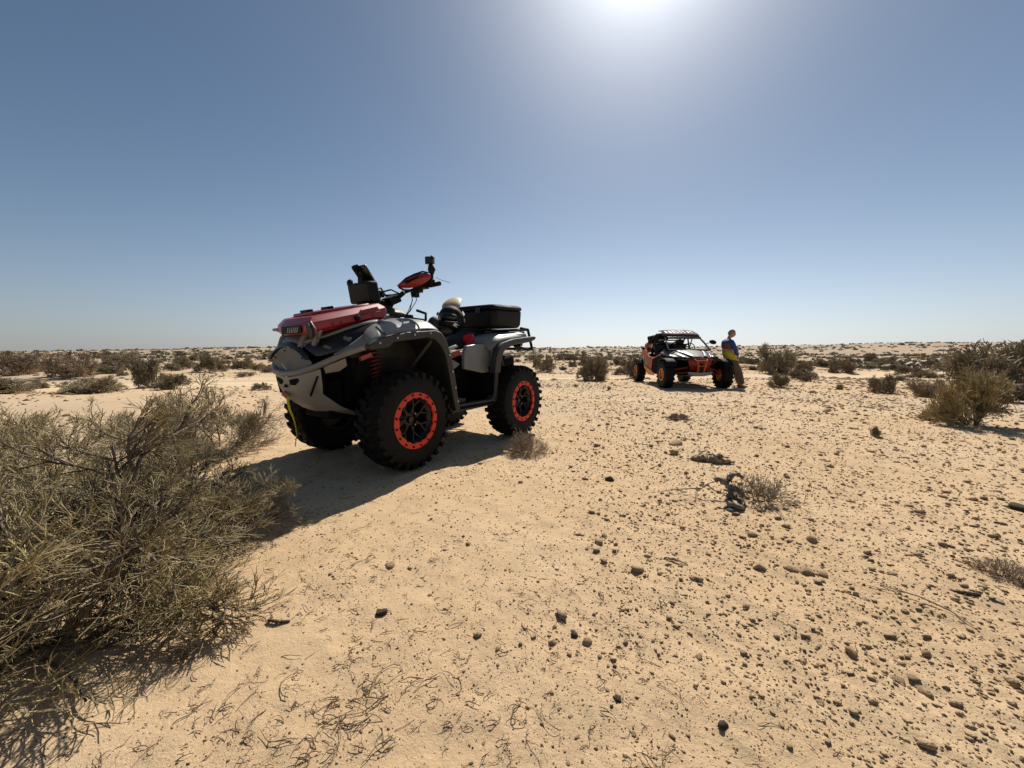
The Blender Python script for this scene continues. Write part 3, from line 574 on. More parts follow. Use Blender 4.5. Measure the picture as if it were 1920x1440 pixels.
# --- rear rack, bumper
rk = MB()
for y in (-.36, -.18, 0, .18, .36): rk.tube([(-.50, y, 1.135), (-1.12, y, 1.165)], .012, 8)
for x in (-.5, -.8, -1.12): rk.tube([(x, -.40, 1.14), (x, .40, 1.14)], .013, 8)
for s in (1, -1): rk.tube([(-.7, s * .34, 1.14), (-.78, s * .30, 1.04)], .014, 8)
rk.split('rear_rack_bar', M['black'], quad)
MB().tube([(-.98, .36, .98), (-1.18, .42, .935), (-1.245, .435, .95), (-1.165, .425, 1.175), (-1.05, .40, 1.185)], .017, 8).tube([(-.98, -.36, .98), (-1.18, -.42, .935), (-1.245, -.435, .95), (-1.165, -.425, 1.175), (-1.05, -.40, 1.185)], .017, 8).tube([(-1.245, -.435, .95), (-1.245, .435, .95)], .017, 8).tube([(-1.165, -.425, 1.175), (-1.165, .425, 1.175)], .017, 8).split('rear_bumper_tube', M['black'], quad)
MB().tube([(-1.0, .40, .92), (-1.06, .42, .88)], .02, 8).build('exhaust_tip', M['steel'], quad)
# --- winch strap
def ribbon(pts, w):
    a = [Vector(p) for p in pts]; r = []
    for i, p in enumerate(a): r.append([p + Vector((0, w[i], 0)), p - Vector((0, w[i], 0))])
    return MB().rows([[tuple(q) for q in k] for k in r])
ribbon([(1.385, -.02, .605), (1.395, .03, .575), (1.40, .05, .53), (1.395, .055, .49), (1.385, .075, .44), (1.375, .085, .38), (1.37, .088, .31), (1.375, .075, .25), (1.37, .06, .22)], [.012, .020, .016, .016, .010, .005, .004, .003, .002]).build('winch_strap', M['yellow'], quad, solid=.004)
MB().tube([(1.36, -.10, .598), (1.385, -.05, .598), (1.392, .02, .575)], [.012, .016, .012], 8).build('winch_hook', M['orange'], quad)

# --- things lying on the quad (each its own thing)
MQ = Matrix.Translation((QX, QY, 0)) @ Matrix.Rotation(rad(QR), 4, 'Z')
def on_quad(name, x, y, z, **k):
    p = MQ @ Vector((x, y, z)); return empty(name, p, QR, **k)
rb = on_quad('storage_box', 1.08, 0, 1.09, label='long red hard plastic box clamped on the front rack of the quad bike', cat='box')
def rp(x, y, lo, s=1.0):                                         # plan point -> local position on the tilted box
    z = (1.08 - x) * .245 + lo; return (x - 1.08, y, z)
plan = [(1.400, .0), (1.385, .345), (.79, .36), (.765, .335), (.765, -.27), (.79, -.29), (1.27, -.26), (1.33, -.22)]
lev = [(.0, .93), (.028, 1.0), (.072, 1.0), (.115, .86)]
rows_ = [[rp(1.08 + (x - 1.08) * k, y * k, z + (.015 if x < .85 else 0) * (z > .05)) for x, y in plan] for z, k in lev]
MB().rows(rows_, closed=True).build('shell', M['red'], rb, bevel=.006, seg=2)
MB().plate([rp(1.26, -.13, .114), rp(1.28, .19, .114), rp(1.05, .22, .114), rp(1.0, .26, .114), rp(.86, .26, .114), rp(.86, -.19, .114), rp(1.05, -.15, .114)], (0, 0, .026)).build('raised_lid', M['red'], rb, bevel=.012)
for x0, x1, y in ((1.04, .84, .358),):
    MB().plate([rp(x0, y - .010, .062), rp(x0 - .035, y - .010, .100), rp(x1 + .02, y - .010, .108), rp(x1, y - .010, .07)], (0, .008, 0)).build('grip_recess_shade', mat('red_recess_shade', (.16, .005, .010), .4), rb, bevel=.002)  # flat plate; the shade of a recess is put into its darker red
    MB().tube([rp(x0 + .005, y + .004, .058), rp(x1, y + .004, .066)], .006, 6).tube([rp(x0 + .005, y + .004, .058), rp(x0 - .035, y + .002, .103)], .006, 6).build('recess_lip', M['red'], rb)
lab = MB().plate([rp(1.400, .01, .012), rp(1.400, .01, .066), rp(1.389, .26, .066), rp(1.389, .26, .012)], (.009, .001, 0)).build('front_label', M['black'], rb, bevel=.002)
for k in range(6):
    t0 = .09 + k * .024; x0 = 1.400 - (t0 / .25) * .011 + .0092
    MB().plate([rp(x0, t0, .022), rp(x0, t0 + .008, .022), rp(x0, t0 + .020, .056), rp(x0, t0 + .012, .056)], (.002, 0, 0)).build('label_stroke', M['stroke'], lab)
for x, y in ((1.22, .0), (1.06, .0)): MB().box(rp(x, y, .148), (.05, .10, .022), rot=(0, 14, 0)).build('lid_buckle', M['black'], rb, bevel=.004)
MB().tube([rp(1.04, .352, .05), rp(1.04, .385, .05)], [.022, .016], 10).build('lock_knob', M['black'], rb, bevel=.003)
for x, y in ((1.16, .352), (.90, .358), (1.22, .352)): MB().tube([rp(x, y, .04), rp(x, y + .009, .04)], .008, 6).build('rivet', mat('red_rivet', (.2, .01, .015), .4), rb)
cl = MB().plate([rp(1.392, .31, .075), rp(1.385, .345, .075), rp(1.372, .362, .03), rp(1.372, .362, -.02), rp(1.385, .352, -.02), rp(1.392, .335, .03)], (.008, .006, 0)).tube([rp(1.37, .33, .085), rp(1.36, .37, .03), rp(1.335, .36, -.05), rp(1.33, .32, -.08)], .010, 8).build('clamp', mat('dusty_steel', (.10, .085, .08), .5, metal=.6), rb, bevel=.003)
cargo = on_quad('cargo_box', -.78, 0, 1.18, label='black hard cargo box on the rear rack of the quad bike behind the helmet', cat='cargo box')
cpl = ((.26, -.36), (.26, .37), (.21, .42), (-.25, .42), (-.32, .36), (-.32, -.36), (-.25, -.42), (.21, -.42))
MB().rows([[(x * k, y * k, z + (.26 - x) * .05) for x, y in cpl] for z, k in ((-.02, .93), (.02, .98), (.175, 1.0))], closed=True).build('body', M['black'], cargo, bevel=.022, seg=3)
MB().rows([[(x * k, y * k, z + (.26 - x) * .05) for x, y in cpl] for z, k in ((.178, 1.01), (.205, 1.01), (.235, .93))], closed=True).build('lid', M['black'], cargo, bevel=.016, seg=3)
for y in (-.2, .2): MB().box((.268, y, .17), (.02, .06, .06)).build('latch', M['dgrey'], cargo, bevel=.006)
hm = on_quad('helmet', -.20, .10, 1.20, label='black and white off-road helmet with tan peak lying on the quad bike seat', cat='helmet')
R1 = Euler((0, rad(-8), rad(28))).to_matrix().to_4x4()
hm.scale = (1.14,) * 3; hm.location.z += .035
sh = MB().ball((0, 0, 0), (.140, .118, .128), 24, 16)
sh.v = [(x, y, z) if not (x > .05 and -.06 < z < .05) else (x * .80, y, z) for x, y, z in sh.v]
sh.xf(R1).build('shell', M['black'], hm, sub=1)
MB().rows([[(.03, -.115, -.02), (.03, -.11, -.07)], [(.12, -.095, -.045), (.12, -.09, -.09)], [(.185, -.04, -.05), (.18, -.04, -.095)], [(.195, 0, -.05), (.19, 0, -.095)], [(.185, .04, -.05), (.18, .04, -.095)], [(.12, .095, -.045), (.12, .09, -.09)], [(.03, .115, -.02), (.03, .11, -.07)]]).xf(R1).build('chin_guard', M['black'], hm, solid=.018, sub=2)
pk = MB().rows([[(-.02, -.09, .12), (-.02, 0, .135), (-.02, .09, .12)], [(.06, -.10, .125), (.06, 0, .15), (.06, .10, .125)], [(.05, -.085, .20), (.05, 0, .215), (.05, .085, .20)], [(-.01, -.06, .275), (-.01, 0, .29), (-.01, .06, .275)]])
pk = MB().rows([[(.02, -.085, .085), (.015, -.04, .115), (.01, 0, .122), (.015, .04, .115), (.02, .085, .085)], [(.0, -.09, .14), (-.01, -.045, .165), (-.015, 0, .17), (-.01, .045, .165), (.0, .09, .14)], [(-.08, -.08, .20), (-.09, -.04, .225), (-.095, 0, .23), (-.09, .04, .225), (-.08, .08, .20)], [(-.17, -.055, .245), (-.18, 0, .262), (-.18, .0, .263), (-.18, .03, .258), (-.17, .055, .245)]])
pk.xf(R1).build('peak', M['tan'], hm, solid=.006, sub=1)
MB().ball((.07, 0, .0), (.075, .088, .055), 16, 10).xf(R1).build('goggles', M['gloss'], hm)
for s in (1, -1):
    MB().plate([(.02, s * .122, .03), (.05, s * .115, .055), (.02, s * .112, .075), (-.03, s * .118, .06), (0, s * .122, .045)], (0, s * .004, 0)).xf(R1).build('white_graphic', M['white'], hm)
    MB().plate([(.10, s * .102, -.075), (.15, s * .078, -.06), (.165, s * .066, -.085), (.12, s * .09, -.095), (.14, s * .08, -.075)], (0, s * .006, 0)).xf(R1).build('chin_graphic', M['white'], hm)
    MB().plate([(-.05, s * .115, .02), (-.09, s * .098, .03), (-.10, s * .088, .0), (-.06, s * .112, -.01)], (0, s * .006, 0)).xf(R1).build('side_graphic', M['white'], hm)
bag = on_quad('seat_pack', .02, .09, 1.11, label='small dark rounded pouch in front of the helmet on the quad bike seat', cat='pouch')
MB().ball((0, 0, .07), (.07, .06, .075), 16, 10).build('pouch_body', M['seat'], bag)
MB().ball((-.11, .04, .0), (.09, .06, .05), 16, 10).build('pouch_flap', M['dgrey'], bag)
rc_ = on_quad('red_jacket', -.34, .24, 1.03, label='bright red folded fabric tucked beside the quad bike seat below the helmet', cat='cloth')
cb = MB().ball((0, 0, 0), (.095, .05, .062), 20, 14)
cb.v = [(x + .012 * math.sin(z * 60 + y * 20), y + .010 * math.sin(x * 50), z + .010 * math.sin(x * 45 + y * 60)) for x, y, z in cb.v]
cb.build('folded_cloth', M['redcloth'], rc_, sub=1)
MB().plate([(.11, .03, -.04), (.04, .06, .05), (.02, .062, .02), (.08, .05, -.09)], (0, .012, 0)).build('cloth_tail', M['redcloth'], rc_, bevel=.005)
MB().ball((.015, .045, .02), (.014, .012, .042), 10, 8, rot=(0, -10, 0)).build('strap_loop', mat('pink_strap', (.75, .25, .27), .6), rc_)
#@@QUADEND
# ------------------------------------------------------------------ the side-by-side buggy
UZ = gh(5.2, 12.1)
utv = empty('side_by_side_buggy', (5.20, 12.17, -.09), -91.5, label='black and orange side by side buggy with roof parked in the middle distance', cat='buggy')
M['uorange'] = mat('burnt_orange_panel', (.46, .080, .010), .5, var=.12, dust=.03)
M['ured'] = mat('deep_red_arm', (.22, .018, .010), .5, var=.1, dust=.05)
M['usilver'] = mat('silver_panel', (.42, .43, .44), .25, var=.1, metal=.4, dust=.15)
M['uyellow'] = mat('amber_rim', (.75, .28, .03), .45, var=.1, dust=.05)
M['hoodblack'] = mat('satin_black_hood', (.016, .018, .021), .42, var=.2, dust=.10)
M['stripe'] = mat('stripe_pale', (.45, .38, .22), .5)
M['maroon'] = mat('maroon_canvas', (.09, .015, .02), .7)
def uwheel(x, y, s):
    r = wheel_parts(utv, (x, y, .385), .39, .27, .20, .145, M['uyellow'], M['uyellow'], 18, s, spokes=6, lugh=.015)
    return r
for x, y, s in ((1.28, .80, 1), (1.28, -.80, -1), (-1.28, .78, 1), (-1.28, -.78, -1)): uwheel(x, y, s)
def ub(fn, name, m, sides=(1, -1), **k):
    for s in sides:
        b = fn() if s > 0 else fn().mirror()
        for q in (b.islands() if ('arm' in name or 'cage' in name or 'wing' in name) else [b]): q.build(name, m, utv, **k)
MB().box((0, 0, .42), (2.5, .9, .10)).box((-.2, 0, .62), (1.6, 1.25, .36)).box((1.05, 0, .62), (.9, .5, .34)).box((-1.1, 0, .72), (.7, .8, .5)).build('chassis', M['under'], utv, bevel=.03)
# hood: black centre with silver wings
MB().rows([[(.62, -.62, 1.04), (.62, -.40, 1.12), (.62, 0, 1.15), (.62, .40, 1.12), (.62, .62, 1.04)], [(.95, -.58, .98), (.95, -.36, 1.06), (.95, 0, 1.09), (.95, .36, 1.06), (.95, .58, .98)], [(1.30, -.46, .90), (1.30, -.30, .97), (1.30, 0, 1.0), (1.30, .30, .97), (1.30, .46, .90)], [(1.58, -.36, .82), (1.60, -.2, .87), (1.62, 0, .88), (1.60, .2, .87), (1.58, .36, .82)]]).build('hood', M['hoodblack'], utv, solid=.02, sub=1)
def wing(): return MB().rows([[(.85, .36, 1.082), (.85, .42, 1.072)], [(1.15, .27, 1.045), (1.15, .36, 1.020)], [(1.42, .18, .985), (1.45, .28, .945)], [(1.62, .10, .905), (1.62, .20, .885)]]).rows([[(1.12, .44, .99), (1.12, .50, .965)], [(1.35, .38, .94), (1.35, .46, .91)], [(1.52, .32, .885), (1.52, .39, .865)]])
ub(wing, 'hood_wing', M['usilver'], solid=.02, sub=1)
def ulamp(): return MB().rows([[(1.50, .26, .88), (1.45, .46, .87)], [(1.60, .24, .80), (1.52, .44, .80)]])
ub(ulamp, 'headlight', M['lens'], solid=.02)
MB().rows([[(1.60, -.34, .84), (1.66, 0, .86), (1.60, .34, .84)], [(1.62, -.30, .70), (1.68, 0, .70), (1.62, .30, .70)], [(1.56, -.24, .52), (1.62, 0, .50), (1.56, .24, .52)]]).build('front_fascia', M['ured'], utv, solid=.02)
MB().tube([(1.66, -.17, .82), (1.74, -.14, .78), (1.76, 0, .79), (1.74, .14, .78), (1.66, .17, .82)], .022, 8).tube([(1.75, -.13, .78), (1.76, -.10, .66), (1.70, -.08, .50), (1.62, -.08, .46)], .024, 8).tube([(1.75, .13, .78), (1.76, .10, .66), (1.70, .08, .50), (1.62, .08, .46)], .024, 8).tube([(1.75, -.1, .64), (1.75, .1, .64)], .018, 8).split('front_bumper_tube', M['uorange'], utv)
MB().rows([[(1.66, -.34, .48), (1.70, 0, .46), (1.66, .34, .48)], [(1.64, -.30, .40), (1.66, 0, .37), (1.64, .30, .40)], [(1.2, -.3, .34), (1.2, 0, .34), (1.2, .3, .34)]]).build('front_skid', M['lgrey'], utv, solid=.015)
MB().box((1.68, 0, .60), (.05, .12, .22)).build('winch_plate', M['black'], utv, bevel=.01)
def uarm():
    a = MB()
    for z0, z1 in ((.46, .40), (.60, .50)): a.tube([(1.45, .22, z0), (1.30, .68, z1)], .026, 8).tube([(1.10, .22, z0), (1.25, .68, z1)], .026, 8)
    return a
ub(uarm, 'suspension_arm', M['ured'])
def uarm2(): return MB().tube([(-.35, .45, .42), (-1.2, .66, .40)], .035, 8).tube([(-1.45, .2, .46), (-1.3, .68, .42)], .02, 8).tube([(-1.45, .2, .34), (-1.3, .68, .34)], .02, 8)
ub(uarm2, 'trailing_arm', M['uyellow'])
for x0, x1, z0 in ((1.1, 1.22, .98), (-1.05, -1.15, 1.05)): shock(x0, x1, .38, .62, z0, .45, utv, R=.05, turns=10, w=.01)
def uflare(): return MB().band([(1.68, .64), (1.60, .76), (1.42, .84), (1.20, .85), (1.00, .79), (.86, .62)], [(1.65, .63), (1.57, .74), (1.40, .815), (1.21, .825), (1.02, .77), (.89, .61)], .64, .90)
ub(uflare, 'front_mudguard', M['black'], bevel=.01)
def ublock(): return MB().rows([[(1.55, .34, .86), (1.50, .52, .84)], [(1.2, .45, .93), (1.2, .72, .88)], [(.85, .55, 1.0), (.85, .74, .94)], [(.62, .60, 1.05), (.62, .74, 1.0)]])
ub(ublock, 'fender_skin', M['gloss'], solid=.02)
# doors and side panels
def udoor(): return MB().plate([(.62, .70, .98), (.20, .74, .86), (-.25, .74, .88), (-.62, .72, 1.0), (-.70, .72, .60), (-.35, .74, .36), (.62, .74, .34), (.80, .70, .60)], (0, .03, 0))
ub(udoor, 'door', M['uorange'], bevel=.012)
def udark(): return MB().plate([(.70, .775, .92), (.10, .778, .80), (.02, .778, .50), (.20, .778, .36), (.66, .775, .38), (.80, .74, .60)], (0, .012, 0))
ub(udark, 'door_insert', M['under'], bevel=.004)
def uqp(): return MB().plate([(-.55, .70, 1.02), (-.85, .70, 1.12), (-1.20, .68, 1.10), (-1.55, .62, .98), (-1.50, .62, .86), (-1.10, .66, .92), (-.92, .70, .80), (-.84, .72, .56), (-.60, .73, .50)], (0, .03, 0))
ub(uqp, 'rear_quarter_panel', M['uorange'], bevel=.012)
for k in range(3):
    def st(k=k): return MB().plate([(-.25 - k * .14, .776, .83), (-.32 - k * .14, .776, .83), (-.42 - k * .12, .776, .58), (-.39 - k * .12, .776, .58)], (0, .004, 0))
    ub(st, 'door_stripe', M['stripe'])
def usill(): return MB().plate([(-.1, .77, .46), (-.62, .77, .58), (-.72, .77, .52), (-.30, .77, .30), (.25, .77, .30), (.25, .77, .38)], (0, .02, 0))
ub(usill, 'rock_slider', M['uyellow'], bevel=.008)
def uref(): return MB().plate([(-.84, .74, .80), (-.90, .74, .80), (-.78, .74, .50), (-.70, .74, .46), (-.72, .74, .54)], (0, .02, 0))
ub(uref, 'side_step', M['usilver'], bevel=.004)
# cage
def cage():
    c = MB(); c.tube([(.92, .60, 1.08), (.62, .56, 1.30), (.30, .50, 1.52), (.0, .50, 1.60), (-.45, .50, 1.60), (-.75, .52, 1.42), (-1.05, .56, 1.10)], .025, 8)
    return c.tube([(-.45, .50, 1.60), (-.50, .62, 1.0)], .025, 8).tube([(-.10, .54, 1.58), (-.5, .60, 1.15)], .018, 8)
ub(cage, 'roll_cage', M['black'])
MB().tube([(.30, -.5, 1.52), (.30, .5, 1.52)], .025, 8).tube([(-.45, -.5, 1.60), (-.45, .5, 1.60)], .025, 8).tube([(-.75, -.52, 1.42), (-.75, .52, 1.42)], .022, 8).tube([(-.48, -.56, 1.28), (-.48, .56, 1.28)], .022, 8).tube([(.92, -.6, 1.08), (.92, .6, 1.08)], .02, 8).tube([(-.48, -.5, 1.0), (-.45, .5, 1.58)], .018, 8).split('cage_crossbar', M['black'], utv)
MB().rows([[(.42, -.50, 1.50), (.44, 0, 1.52), (.42, .50, 1.50)], [(.25, -.52, 1.575), (.25, 0, 1.60), (.25, .52, 1.575)], [(-.10, -.49, 1.69), (-.10, 0, 1.72), (-.10, .49, 1.69)], [(-.50, -.42, 1.71), (-.50, 0, 1.75), (-.50, .42, 1.71)]]).build('roof', M['maroon'], utv, solid=.03)
roofw = MB(); rng = random.Random(5)
def roofz(x, y): 
    if x > .25: z = 1.50 + (.42 - x) / .17 * .07
    elif x > -.10: z = 1.575 + (.25 - x) / .35 * .115
    else: z = 1.69 + (-.10 - x) / .40 * .02
    return z + .02 * (1 - abs(y) / .5) + .02
for row, (x0, x1) in enumerate(((.24, -.0), (-.05, -.30))):
    y = -.44
    while y < .40:
        wd = rng.uniform(.05, .10); k = rng.uniform(-.03, .03)
        roofw.plate([(x0, y, roofz(x0, y)), (x0, y + wd * .7, roofz(x0, y)), (x1, y + wd * .8 + k, roofz(x1, y)), (x1, y + k, roofz(x1, y))], (0, 0, .004))
        if rng.random() < .6: xm = (x0 + x1) / 2; roofw.plate([(xm + .03, y, roofz(xm, y) + .001), (xm + .03, y + wd + .03, roofz(xm, y) + .001), (xm - .03, y + wd + .03, roofz(xm, y) + .001), (xm - .03, y, roofz(xm, y) + .001)], (0, 0, .004))
        y += wd + .035
tag(roofw.build('roof_lettering', M['white'], utv), kind='stuff')
MB().box((.50, 0, 1.455), (.05, 1.0, .06)).build('light_bar', M['gloss'], utv, bevel=.012)
MB().box((.527, 0, 1.455), (.004, .94, .034)).build('light_bar_lens', M['lens'], utv)
MB().plate([(.36, -.50, 1.50), (.36, .50, 1.50), (.42, .52, 1.42), (.42, -.52, 1.42)], (.01, 0, .004)).build('visor', M['maroon'], utv)
def umir(): return MB().tube([(.66, .57, 1.26), (.70, .66, 1.30)], .012, 6).ball((.72, .76, 1.32), (.05, .11, .065), 12, 8, rot=(-12, 0, 0))
ub(umir, 'wing_mirror', M['black'])
def useat(): return MB().box((-.30, .30, .78), (.45, .42, .14)).box((-.52, .30, 1.02), (.12, .42, .56), rot=(0, -12, 0)).box((-.58, .30, 1.36), (.10, .24, .18), rot=(0, -12, 0))
ub(useat, 'seat', M['seat'], bevel=.04)
MB().box((.48, 0, 1.02), (.30, 1.15, .20)).build('dashboard', M['black'], utv, bevel=.03)
st_ = MB(); st_.lathe([(.16 + .014 * math.cos(a), .014 * math.sin(a)) for a in np.linspace(0, 2 * math.pi, 8, endpoint=False)], 24, closed=True)
for a in (0, 2.1, 4.2): st_.tube([(0, 0, 0), (.15 * math.cos(a), 0, .15 * math.sin(a))], .012, 6)
so_ = st_.build('steering_wheel', M['black'], utv); so_.location = (.22, .30, 1.14); so_.rotation_euler = (rad(90), 0, rad(90)); so_.rotation_euler = (0, rad(-20), rad(90))
MB().box((-1.15, 0, 1.08), (.75, 1.0, .12)).build('cargo_bed', M['black'], utv, bevel=.02)
def ulat(): return MB().box((-1.55, .55, 1.05), (.04, .10, .30), rot=(0, -14, 0))
ub(ulat, 'tail_lamp', M['black'], bevel=.008)
MU = utv.matrix_world if False else Matrix.Translation((5.20, 12.17, -.09)) @ Matrix.Rotation(rad(-91.5), 4, 'Z')
def on_utv(name, x, y, z, **k): return empty(name, MU @ Vector((x, y, z)), -91.5, **k)
spw = on_utv('spare_tyre', -1.0, -.26, 1.50, label='spare tyre strapped flat behind the roof of the orange buggy', cat='tyre')
r0 = wheel_parts(spw, (0, 0, 0), .33, .24, .17, .13, M['rim'], M['rim'], 18, 1, lugh=.012); r0.rotation_euler = (rad(90 + 12), 0, 0)
bg_ = on_utv('cargo_bag', -.95, -.50, 1.24, label='orange and black duffel bag strapped over the rear of the buggy', cat='bag')
MB().ball((0, 0, 0), (.30, .16, .12), 18, 12, rot=(0, 0, 0)).build('bag_body', M['uorange'], bg_)
for x in (-.12, .10): MB().lathe([(.10, -.02), (.132, -.02), (.132, .02), (.10, .02)], 20, closed=True).xf(Matrix.Translation((x, 0, 0)) @ Matrix.Rotation(rad(90), 4, 'Z') @ Matrix.Scale(1.25, 4, (1, 0, 0))).build('bag_strap', M['black'], bg_)
MB().ball((.28, .02, -.02), (.06, .12, .09), 10, 8).build('bag_end', M['white'], bg_)
bg2_ = on_utv('rolled_tarp', -.85, -.1, 1.24, label='dark rolled tarp lying across the bed of the orange buggy', cat='tarp')
MB().tube([(0, -.5, 0), (.0, -.2, .02), (0, .2, .0), (0, .5, .02)], [.10, .12, .12, .10], 14).build('roll', M['seat'], bg2_)
MB().lathe([(.115, -.02), (.13, -.02), (.13, .02), (.115, .02)], 20, closed=True).build('roll_strap', M['black'], bg2_)
#@@UTVEND
# ------------------------------------------------------------------ the man leaning on the buggy's wheel
M['skin'] = mat('skin', (.38, .19, .13), .55, var=.06)
M['hair'] = mat('grey_hair', (.17, .16, .15), .85, var=.2)
M['trouser'] = mat('olive_trousers', (.105, .085, .055), .85, var=.12, bump=.3, bscale=30)
M['shoe'] = mat('brown_shoes', (.10, .06, .035), .7)
M['blue'] = mat('blue_sleeve', (.010, .050, .19), .7, var=.1)
M['yshirt'] = mat('yellow_shirt', (.50, .40, .02), .75, var=.12)
M['sred'] = mat('red_shirt_panel', (.16, .045, .030), .75, var=.3, vscale=18)
PX, PY = 6.29, 11.14
PZ = gh(6.7, 11.05)
person = empty('person', (PX, PY, PZ), 0, label='person in blue and yellow long sleeved shirt leaning on the front wheel of the buggy', cat='person')
person.scale = (.97, .97, .945)
def skin_mesh(name, verts, edges, radii, m, parent, sub=2, root=0):
    me = bpy.data.meshes.new(name); me.from_pydata(verts, edges, []); me.materials.append(m)
    o = bpy.data.objects.new(name, me); C.objects.link(o); o.parent = parent
    o.modifiers.new('skin', 'SKIN'); me.skin_vertices.new() if not me.skin_vertices else None
    sv = me.skin_vertices[0].data
    for i, r in enumerate(radii): sv[i].radius = r if isinstance(r, tuple) else (r, r)
    sv[root].use_root = True
    o.modifiers['skin'].use_smooth_shade = True
    k = o.modifiers.new('sub', 'SUBSURF'); k.levels = k.render_levels = sub
    return o
# local frame: +X is the way he faces (to the right of the picture), -Y towards the camera; feet forward, back against the tyre
V = [(.02, .0, .86), (-.04, 0, 1.00), (-.09, 0, 1.18), (-.10, 0, 1.30), (-.07, 0, 1.38), (-.03, 0, 1.52), (.02, -.005, 1.60), (.04, -.01, 1.68),          # pelvis..neck..head
     (.06, -.10, .82), (.24, -.11, .50), (.33, -.12, .10), (.33, -.12, .05), (.45, -.15, .03),                                        # near leg
     (.06, .10, .82), (.26, .11, .48), (.40, .12, .10), (.40, .12, .05), (.52, .15, .03),                                            # far leg
     (-.08, -.17, 1.34), (.02, -.24, 1.14), (.16, -.16, .93), (.21, -.10, .88), (-.08, .17, 1.34), (.02, .24, 1.14), (.17, .14, .93), (.22, .07, .89)]
E_ = [(0, 1), (1, 2), (2, 3), (3, 4), (4, 5), (5, 6), (6, 7), (0, 8), (8, 9), (9, 10), (10, 11), (11, 12), (0, 13), (13, 14), (14, 15), (15, 16), (16, 17), (4, 18), (18, 19), (19, 20), (20, 21), (4, 22), (22, 23), (23, 24), (24, 25)]
Rr = [(.13, .15), (.13, .15), (.13, .16), (.10, .12), (.06, .07), (.052, .055), (.075, .07), (.06, .055), .095, .065, .042, .045, .035, .095, .065, .042, .045, .035, .062, .045, .03, .03, .062, .045, .03, .03]
skin_mesh('body', V, E_, Rr, M['skin'], person)
# trousers (both legs and hips) and shirt as close-fitting clothing
skin_mesh('trousers', [(.02, 0, .92), (.03, 0, .83), (.07, -.105, .76), (.16, -.115, .62), (.25, -.115, .46), (.31, -.12, .26), (.345, -.12, .09), (.07, .105, .76), (.17, .11, .62), (.27, .115, .46), (.35, .12, .26), (.41, .12, .09)],
          [(0, 1), (1, 2), (2, 3), (3, 4), (4, 5), (5, 6), (1, 7), (7, 8), (8, 9), (9, 10), (10, 11)], [(.15, .165), (.15, .165), .115, .105, .088, .078, .082, .115, .105, .088, .078, .082], M['trouser'], person, root=1)
def torso(name, z0, z1, m, k=1.0):
    prof = [(.79, .07, .165, .18), (.86, .04, .17, .185), (.93, .0, .165, .185), (1.02, -.03, .16, .185), (1.14, -.07, .15, .18), (1.28, -.09, .148, .19), (1.38, -.09, .135, .20), (1.44, -.075, .10, .16), (1.485, -.055, .068, .075)]
    R_ = []
    for z, cx, rx, ry in prof:
        if z0 - .001 <= z <= z1 + .001: R_.append([(cx + rx * k * math.cos(a), ry * k * math.sin(a), z + .01 * math.sin(3 * a)) for a in np.linspace(0, 2 * math.pi, 20, endpoint=False)])
    return MB().rows(R_, closed=True).build(name, m, person, sub=1)
torso('shirt_tail', .79, 1.14, M['yshirt'], 1.02)
torso('shirt_body', 1.14, 1.38, M['sred'], 1.025)
torso('shirt_yoke', 1.28, 1.485, M['blue'], 1.035)
for s in (-1, 1):
    skin_mesh('sleeve', [(-.085, s * .14, 1.41), (-.07, s * .20, 1.37), (-.02, s * .245, 1.24), (.03, s * .25, 1.13), (.09, s * .215, 1.03), (.145, s * .175, .955)], [(0, 1), (1, 2), (2, 3), (3, 4), (4, 5)], [.090, .086, .072, .064, .056, .046], M['blue'], person)
    # hand: palm and five fingers, loosely closed in front of the belt
    bx, by, bz = .165, s * .155, .925
    hv = [(bx - .02, by, bz + .03), (bx + .015, by - s * .015, bz), (bx + .04, by - s * .03, bz - .03)]; he = [(0, 1), (1, 2)]; hr = [(.026, .02), (.034, .02), (.03, .016)]
    for f_ in range(4):
        o_ = (f_ - 1.5) * .017; L_ = (.9, 1.05, 1.0, .8)[f_]; b0 = len(hv)
        hv += [(bx + .05, by - s * .035 + o_ * .3, bz - .04 + o_), (bx + .062, by - s * (.035 + .025 * L_), bz - .05 + o_), (bx + .045, by - s * (.035 + .048 * L_), bz - .055 + o_)]; he += [(2, b0), (b0, b0 + 1), (b0 + 1, b0 + 2)]; hr += [.0095, .0085, .0075]
    b0 = len(hv); hv += [(bx + .03, by - s * .03, bz + .025), (bx + .045, by - s * .06, bz + .03)]; he += [(1, b0), (b0, b0 + 1)]; hr += [.011, .009]
    skin_mesh('hand', hv, he, hr, M['skin'], person, sub=1, root=1)
    lx = .345 if s < 0 else .41
    MB().rows([[(lx - .085, s * .12 + q * .035, z0), (lx - .02, s * .12 + q * .05, z0), (lx + .08, s * .125 + q * .052, z0), (lx + .17, s * .135 + q * .042, z0)][::1] + [] for z0, q in ()] or [[(lx - .09, s * .12 - .035, 0.0), (lx + .02, s * .12 - .045, 0.0), (lx + .13, s * .13 - .045, 0.0), (lx + .19, s * .135, 0.0), (lx + .13, s * .13 + .045, 0), (lx + .02, s * .12 + .045, 0), (lx - .09, s * .12 + .035, 0)],
               [(lx - .095, s * .12 - .04, .03), (lx + .02, s * .12 - .05, .03), (lx + .13, s * .13 - .05, .03), (lx + .20, s * .135, .03), (lx + .13, s * .13 + .05, .03), (lx + .02, s * .12 + .05, .03), (lx - .095, s * .12 + .04, .03)],
               [(lx - .08, s * .12 - .035, .09), (lx + .01, s * .12 - .042, .085), (lx + .10, s * .13 - .035, .06), (lx + .16, s * .135, .045), (lx + .10, s * .13 + .035, .06), (lx + .01, s * .12 + .042, .085), (lx - .08, s * .12 + .035, .09)]], closed=True).build('shoe', M['shoe'], person, sub=1)
hx, hy, hz = .035, -.01, 1.635
